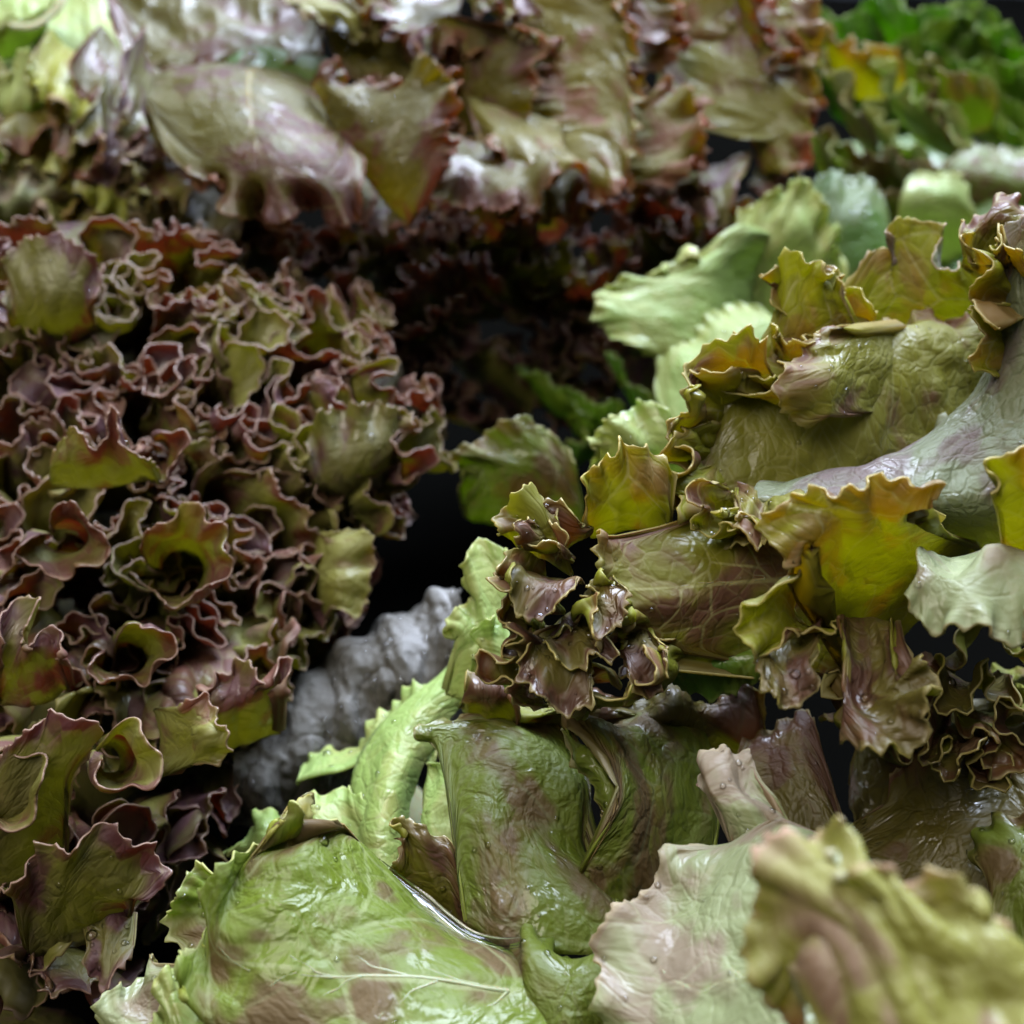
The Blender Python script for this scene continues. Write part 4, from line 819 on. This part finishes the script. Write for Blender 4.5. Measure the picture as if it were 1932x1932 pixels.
leaf([[(820, 1440, .226), (700, 1440, .23), (560, 1480, .236)], [(830, 1380, .232), (720, 1400, .236), (570, 1460, .242)], [(860, 1300, .24), (760, 1310, .244), (660, 1400, .247), (560, 1450, .25)]], 'lime', stalk, 955, omega=0.7, lam=0.016, nv=22)
leaf([[(990, 1330, .220), (900, 1330, .220), (840, 1310, .222)], [(980, 1210, .222), (920, 1190, .219), (860, 1210, .221)], [(990, 1090, .225), (950, 1040, .224), (890, 1040, .223), (885, 1120, .221), (860, 1170, .221), (845, 1240, .221)]],
     'lime', stalk, 953, lam=0.011, omega=1.1, reach=0.011, nv=30, face='away')
leaf([[(1000, 1360, .214), (930, 1350, .214), (890, 1320, .216)], [(980, 1270, .214), (930, 1250, .212), (890, 1250, .214)], [(990, 1180, .216), (950, 1170, .214), (910, 1200, .213), (895, 1260, .213)]],
     'lime', stalk, 956, lam=0.009, omega=1.2, reach=0.009, nv=24)

# ---------------------------------------------------------------- stem butts of the heads
def stem(parent):
    n = 14; prof = [(0.0, 0.0), (0.011, 0.0), (0.013, 0.006), (0.011, 0.018), (0.006, 0.026), (0.0, 0.028)]
    a = np.linspace(0, 2*np.pi, n+1)
    P = np.array([[(r*math.cos(t), r*math.sin(t), z) for t in a] for r, z in prof]) + np.array(parent.location)
    build_mesh('stem', P, [VEIN['pale']], {}, None, parent)
for h in (left, right, low, front, top, corner, blue, mid, far, back, stalk): stem(h)

# ---------------------------------------------------------------- melting ice
def ice_material():
    m = bpy.data.materials.new('grey_ice'); m.use_nodes = True; nt = m.node_tree
    p = nt.nodes['Principled BSDF']; p.inputs['Base Color'].default_value = (0.085, 0.080, 0.066, 1); p.inputs['Roughness'].default_value = 0.7; p.inputs['Specular IOR Level'].default_value = 0.22
    p.inputs['Transmission Weight'].default_value = 0.35; p.inputs['IOR'].default_value = 1.31
    tc = nt.nodes.new('ShaderNodeTexCoord'); n = nt.nodes.new('ShaderNodeTexNoise'); n.inputs['Scale'].default_value = 180; n.inputs['Detail'].default_value = 3
    n2 = nt.nodes.new('ShaderNodeTexVoronoi'); n2.inputs['Scale'].default_value = 330
    nt.links.new(tc.outputs['Object'], n.inputs['Vector']); nt.links.new(tc.outputs['Object'], n2.inputs['Vector'])
    ad = nt.nodes.new('ShaderNodeMath'); ad.operation = 'ADD'; nt.links.new(n.outputs[0], ad.inputs[0]); nt.links.new(n2.outputs['Distance'], ad.inputs[1])
    b = nt.nodes.new('ShaderNodeBump'); b.inputs['Strength'].default_value = 0.8; b.inputs['Distance'].default_value = 0.0007
    nt.links.new(ad.outputs[0], b.inputs['Height']); nt.links.new(b.outputs[0], p.inputs['Normal'])
    return m
ICE = ice_material()
def ice_strip():
    rng = np.random.default_rng(5)
    rows = rows_at([[(900, 1330, .262), (800, 1400, .262), (700, 1480, .258), (600, 1540, .252), (440, 1560, .247)],
                    [(890, 1240, .256), (790, 1310, .255), (690, 1390, .252), (590, 1460, .247), (440, 1480, .243)],
                    [(880, 1160, .258), (770, 1230, .257), (660, 1310, .254), (560, 1400, .249), (440, 1420, .245)],
                    [(870, 1110, .268), (740, 1180, .268), (620, 1260, .264), (520, 1350, .26), (430, 1400, .254)],
                    [(860, 1120, .285), (720, 1180, .285), (600, 1260, .28), (500, 1360, .272), (420, 1410, .262)]])
    ns, nv = 240, 120
    Q = catmull(np.stack([catmull(r, ns) for r in rows]), nv, t=np.linspace(0, 1, nv))
    T, N, O = frame(Q)
    h = 0.0022*noise2(rng, nv, ns, 5, 11) + 0.0016*np.sqrt(np.abs(noise2(rng, nv, ns, 5, 11))) + 0.0003*noise2(rng, nv, ns, 20, 46)
    if (N*(CAM-Q)).sum() < 0: N = -N
    Q = Q + N*h[..., None]
    o = build_mesh('ice_crust', Q, [ICE], {}, None, None)
    for _ in range(16): SHEETS.append((Q, N))
    o['label'] = 'grey translucent strip of melting ice in the gap beside the dark red head'; o['category'] = 'ice'
ice_strip()

# ---------------------------------------------------------------- water
def water_material():
    m = bpy.data.materials.new('water'); m.use_nodes = True; nt = m.node_tree; nt.nodes.clear()
    fr = nt.nodes.new('ShaderNodeFresnel'); fr.inputs[0].default_value = 1.40
    tr = nt.nodes.new('ShaderNodeBsdfTransparent'); gl = nt.nodes.new('ShaderNodeBsdfGlossy'); gl.inputs['Roughness'].default_value = 0.03
    mx = nt.nodes.new('ShaderNodeMixShader'); out = nt.nodes.new('ShaderNodeOutputMaterial')
    nt.links.new(fr.outputs[0], mx.inputs[0]); nt.links.new(tr.outputs[0], mx.inputs[1]); nt.links.new(gl.outputs[0], mx.inputs[2]); nt.links.new(mx.outputs[0], out.inputs[0])
    return m
WATER = water_material()
def puddle():
    lo = [(700, 1625), (745, 1672), (790, 1712), (840, 1752), (885, 1780), (940, 1790), (1000, 1778)]
    hi = [(715, 1630), (765, 1668), (812, 1702), (850, 1735), (890, 1764), (940, 1777), (1000, 1774)]
    d = np.linspace(.1815, .1705, 7)
    A = catmull(np.array([at(x, y, q) for (x, y), q in zip(lo, d)]), 50); B = catmull(np.array([at(x+3, y-9, q+.0022) for (x, y), q in zip(hi, d)]), 50)
    t = np.linspace(0, 1, 9)
    P = A[None]+(B-A)[None]*t[:, None, None] + np.array([0, 0, .0006])*(np.sin(t*np.pi))[:, None, None]
    o = build_mesh('water_puddle', P, [WATER], {}, None, None, thick=0.0012)
    o['label'] = 'shining crescent of water pooled in the fold of the bottom lettuce'; o['category'] = 'water'
puddle()

def drops():
    rng = np.random.default_rng(3); V = []; F = []; base = 0
    m, n = 5, 9
    for P, N in SHEETS:
        nv, ns = P.shape[:2]
        for _ in range(16):
            i, j = rng.integers(2, nv-2), rng.integers(2, ns-2)
            p, nn = P[i, j], N[i, j]; to = unit(CAM-p); dist = np.linalg.norm(CAM-p)
            if nn[2] < 0.1 or (nn*to).sum() < 0.25 or dist > 0.48: continue
            r = rng.uniform(0.0002, 0.0006)*(1+1.0*(rng.uniform() < 0.12))
            t1 = unit(np.cross(nn, [0.3, 0.5, 0.8])); t2 = np.cross(nn, t1)
            rows = []
            for k in range(m):
                b = k/(m-1)*np.pi/2
                for q in range(n):
                    a = q/n*2*np.pi; rows.append(p + nn*(r*0.75*np.sin(b)-0.00005) + (t1*np.cos(a)+t2*np.sin(a))*r*np.cos(b))
            V += rows
            for k in range(m-1):
                for q in range(n): F.append((base+k*n+q, base+k*n+(q+1) % n, base+(k+1)*n+(q+1) % n, base+(k+1)*n+q))
            base += m*n
    me = bpy.data.meshes.new('water_drops'); me.from_pydata([tuple(v) for v in V], [], F)
    me.polygons.foreach_set('use_smooth', np.ones(len(F), bool)); me.materials.append(WATER)
    o = bpy.data.objects.new('water_drops', me); C.objects.link(o); o['kind'] = 'stuff'; o['label'] = 'tiny clear water drops sprinkled over the leaves'; o['category'] = 'water drops'
drops()
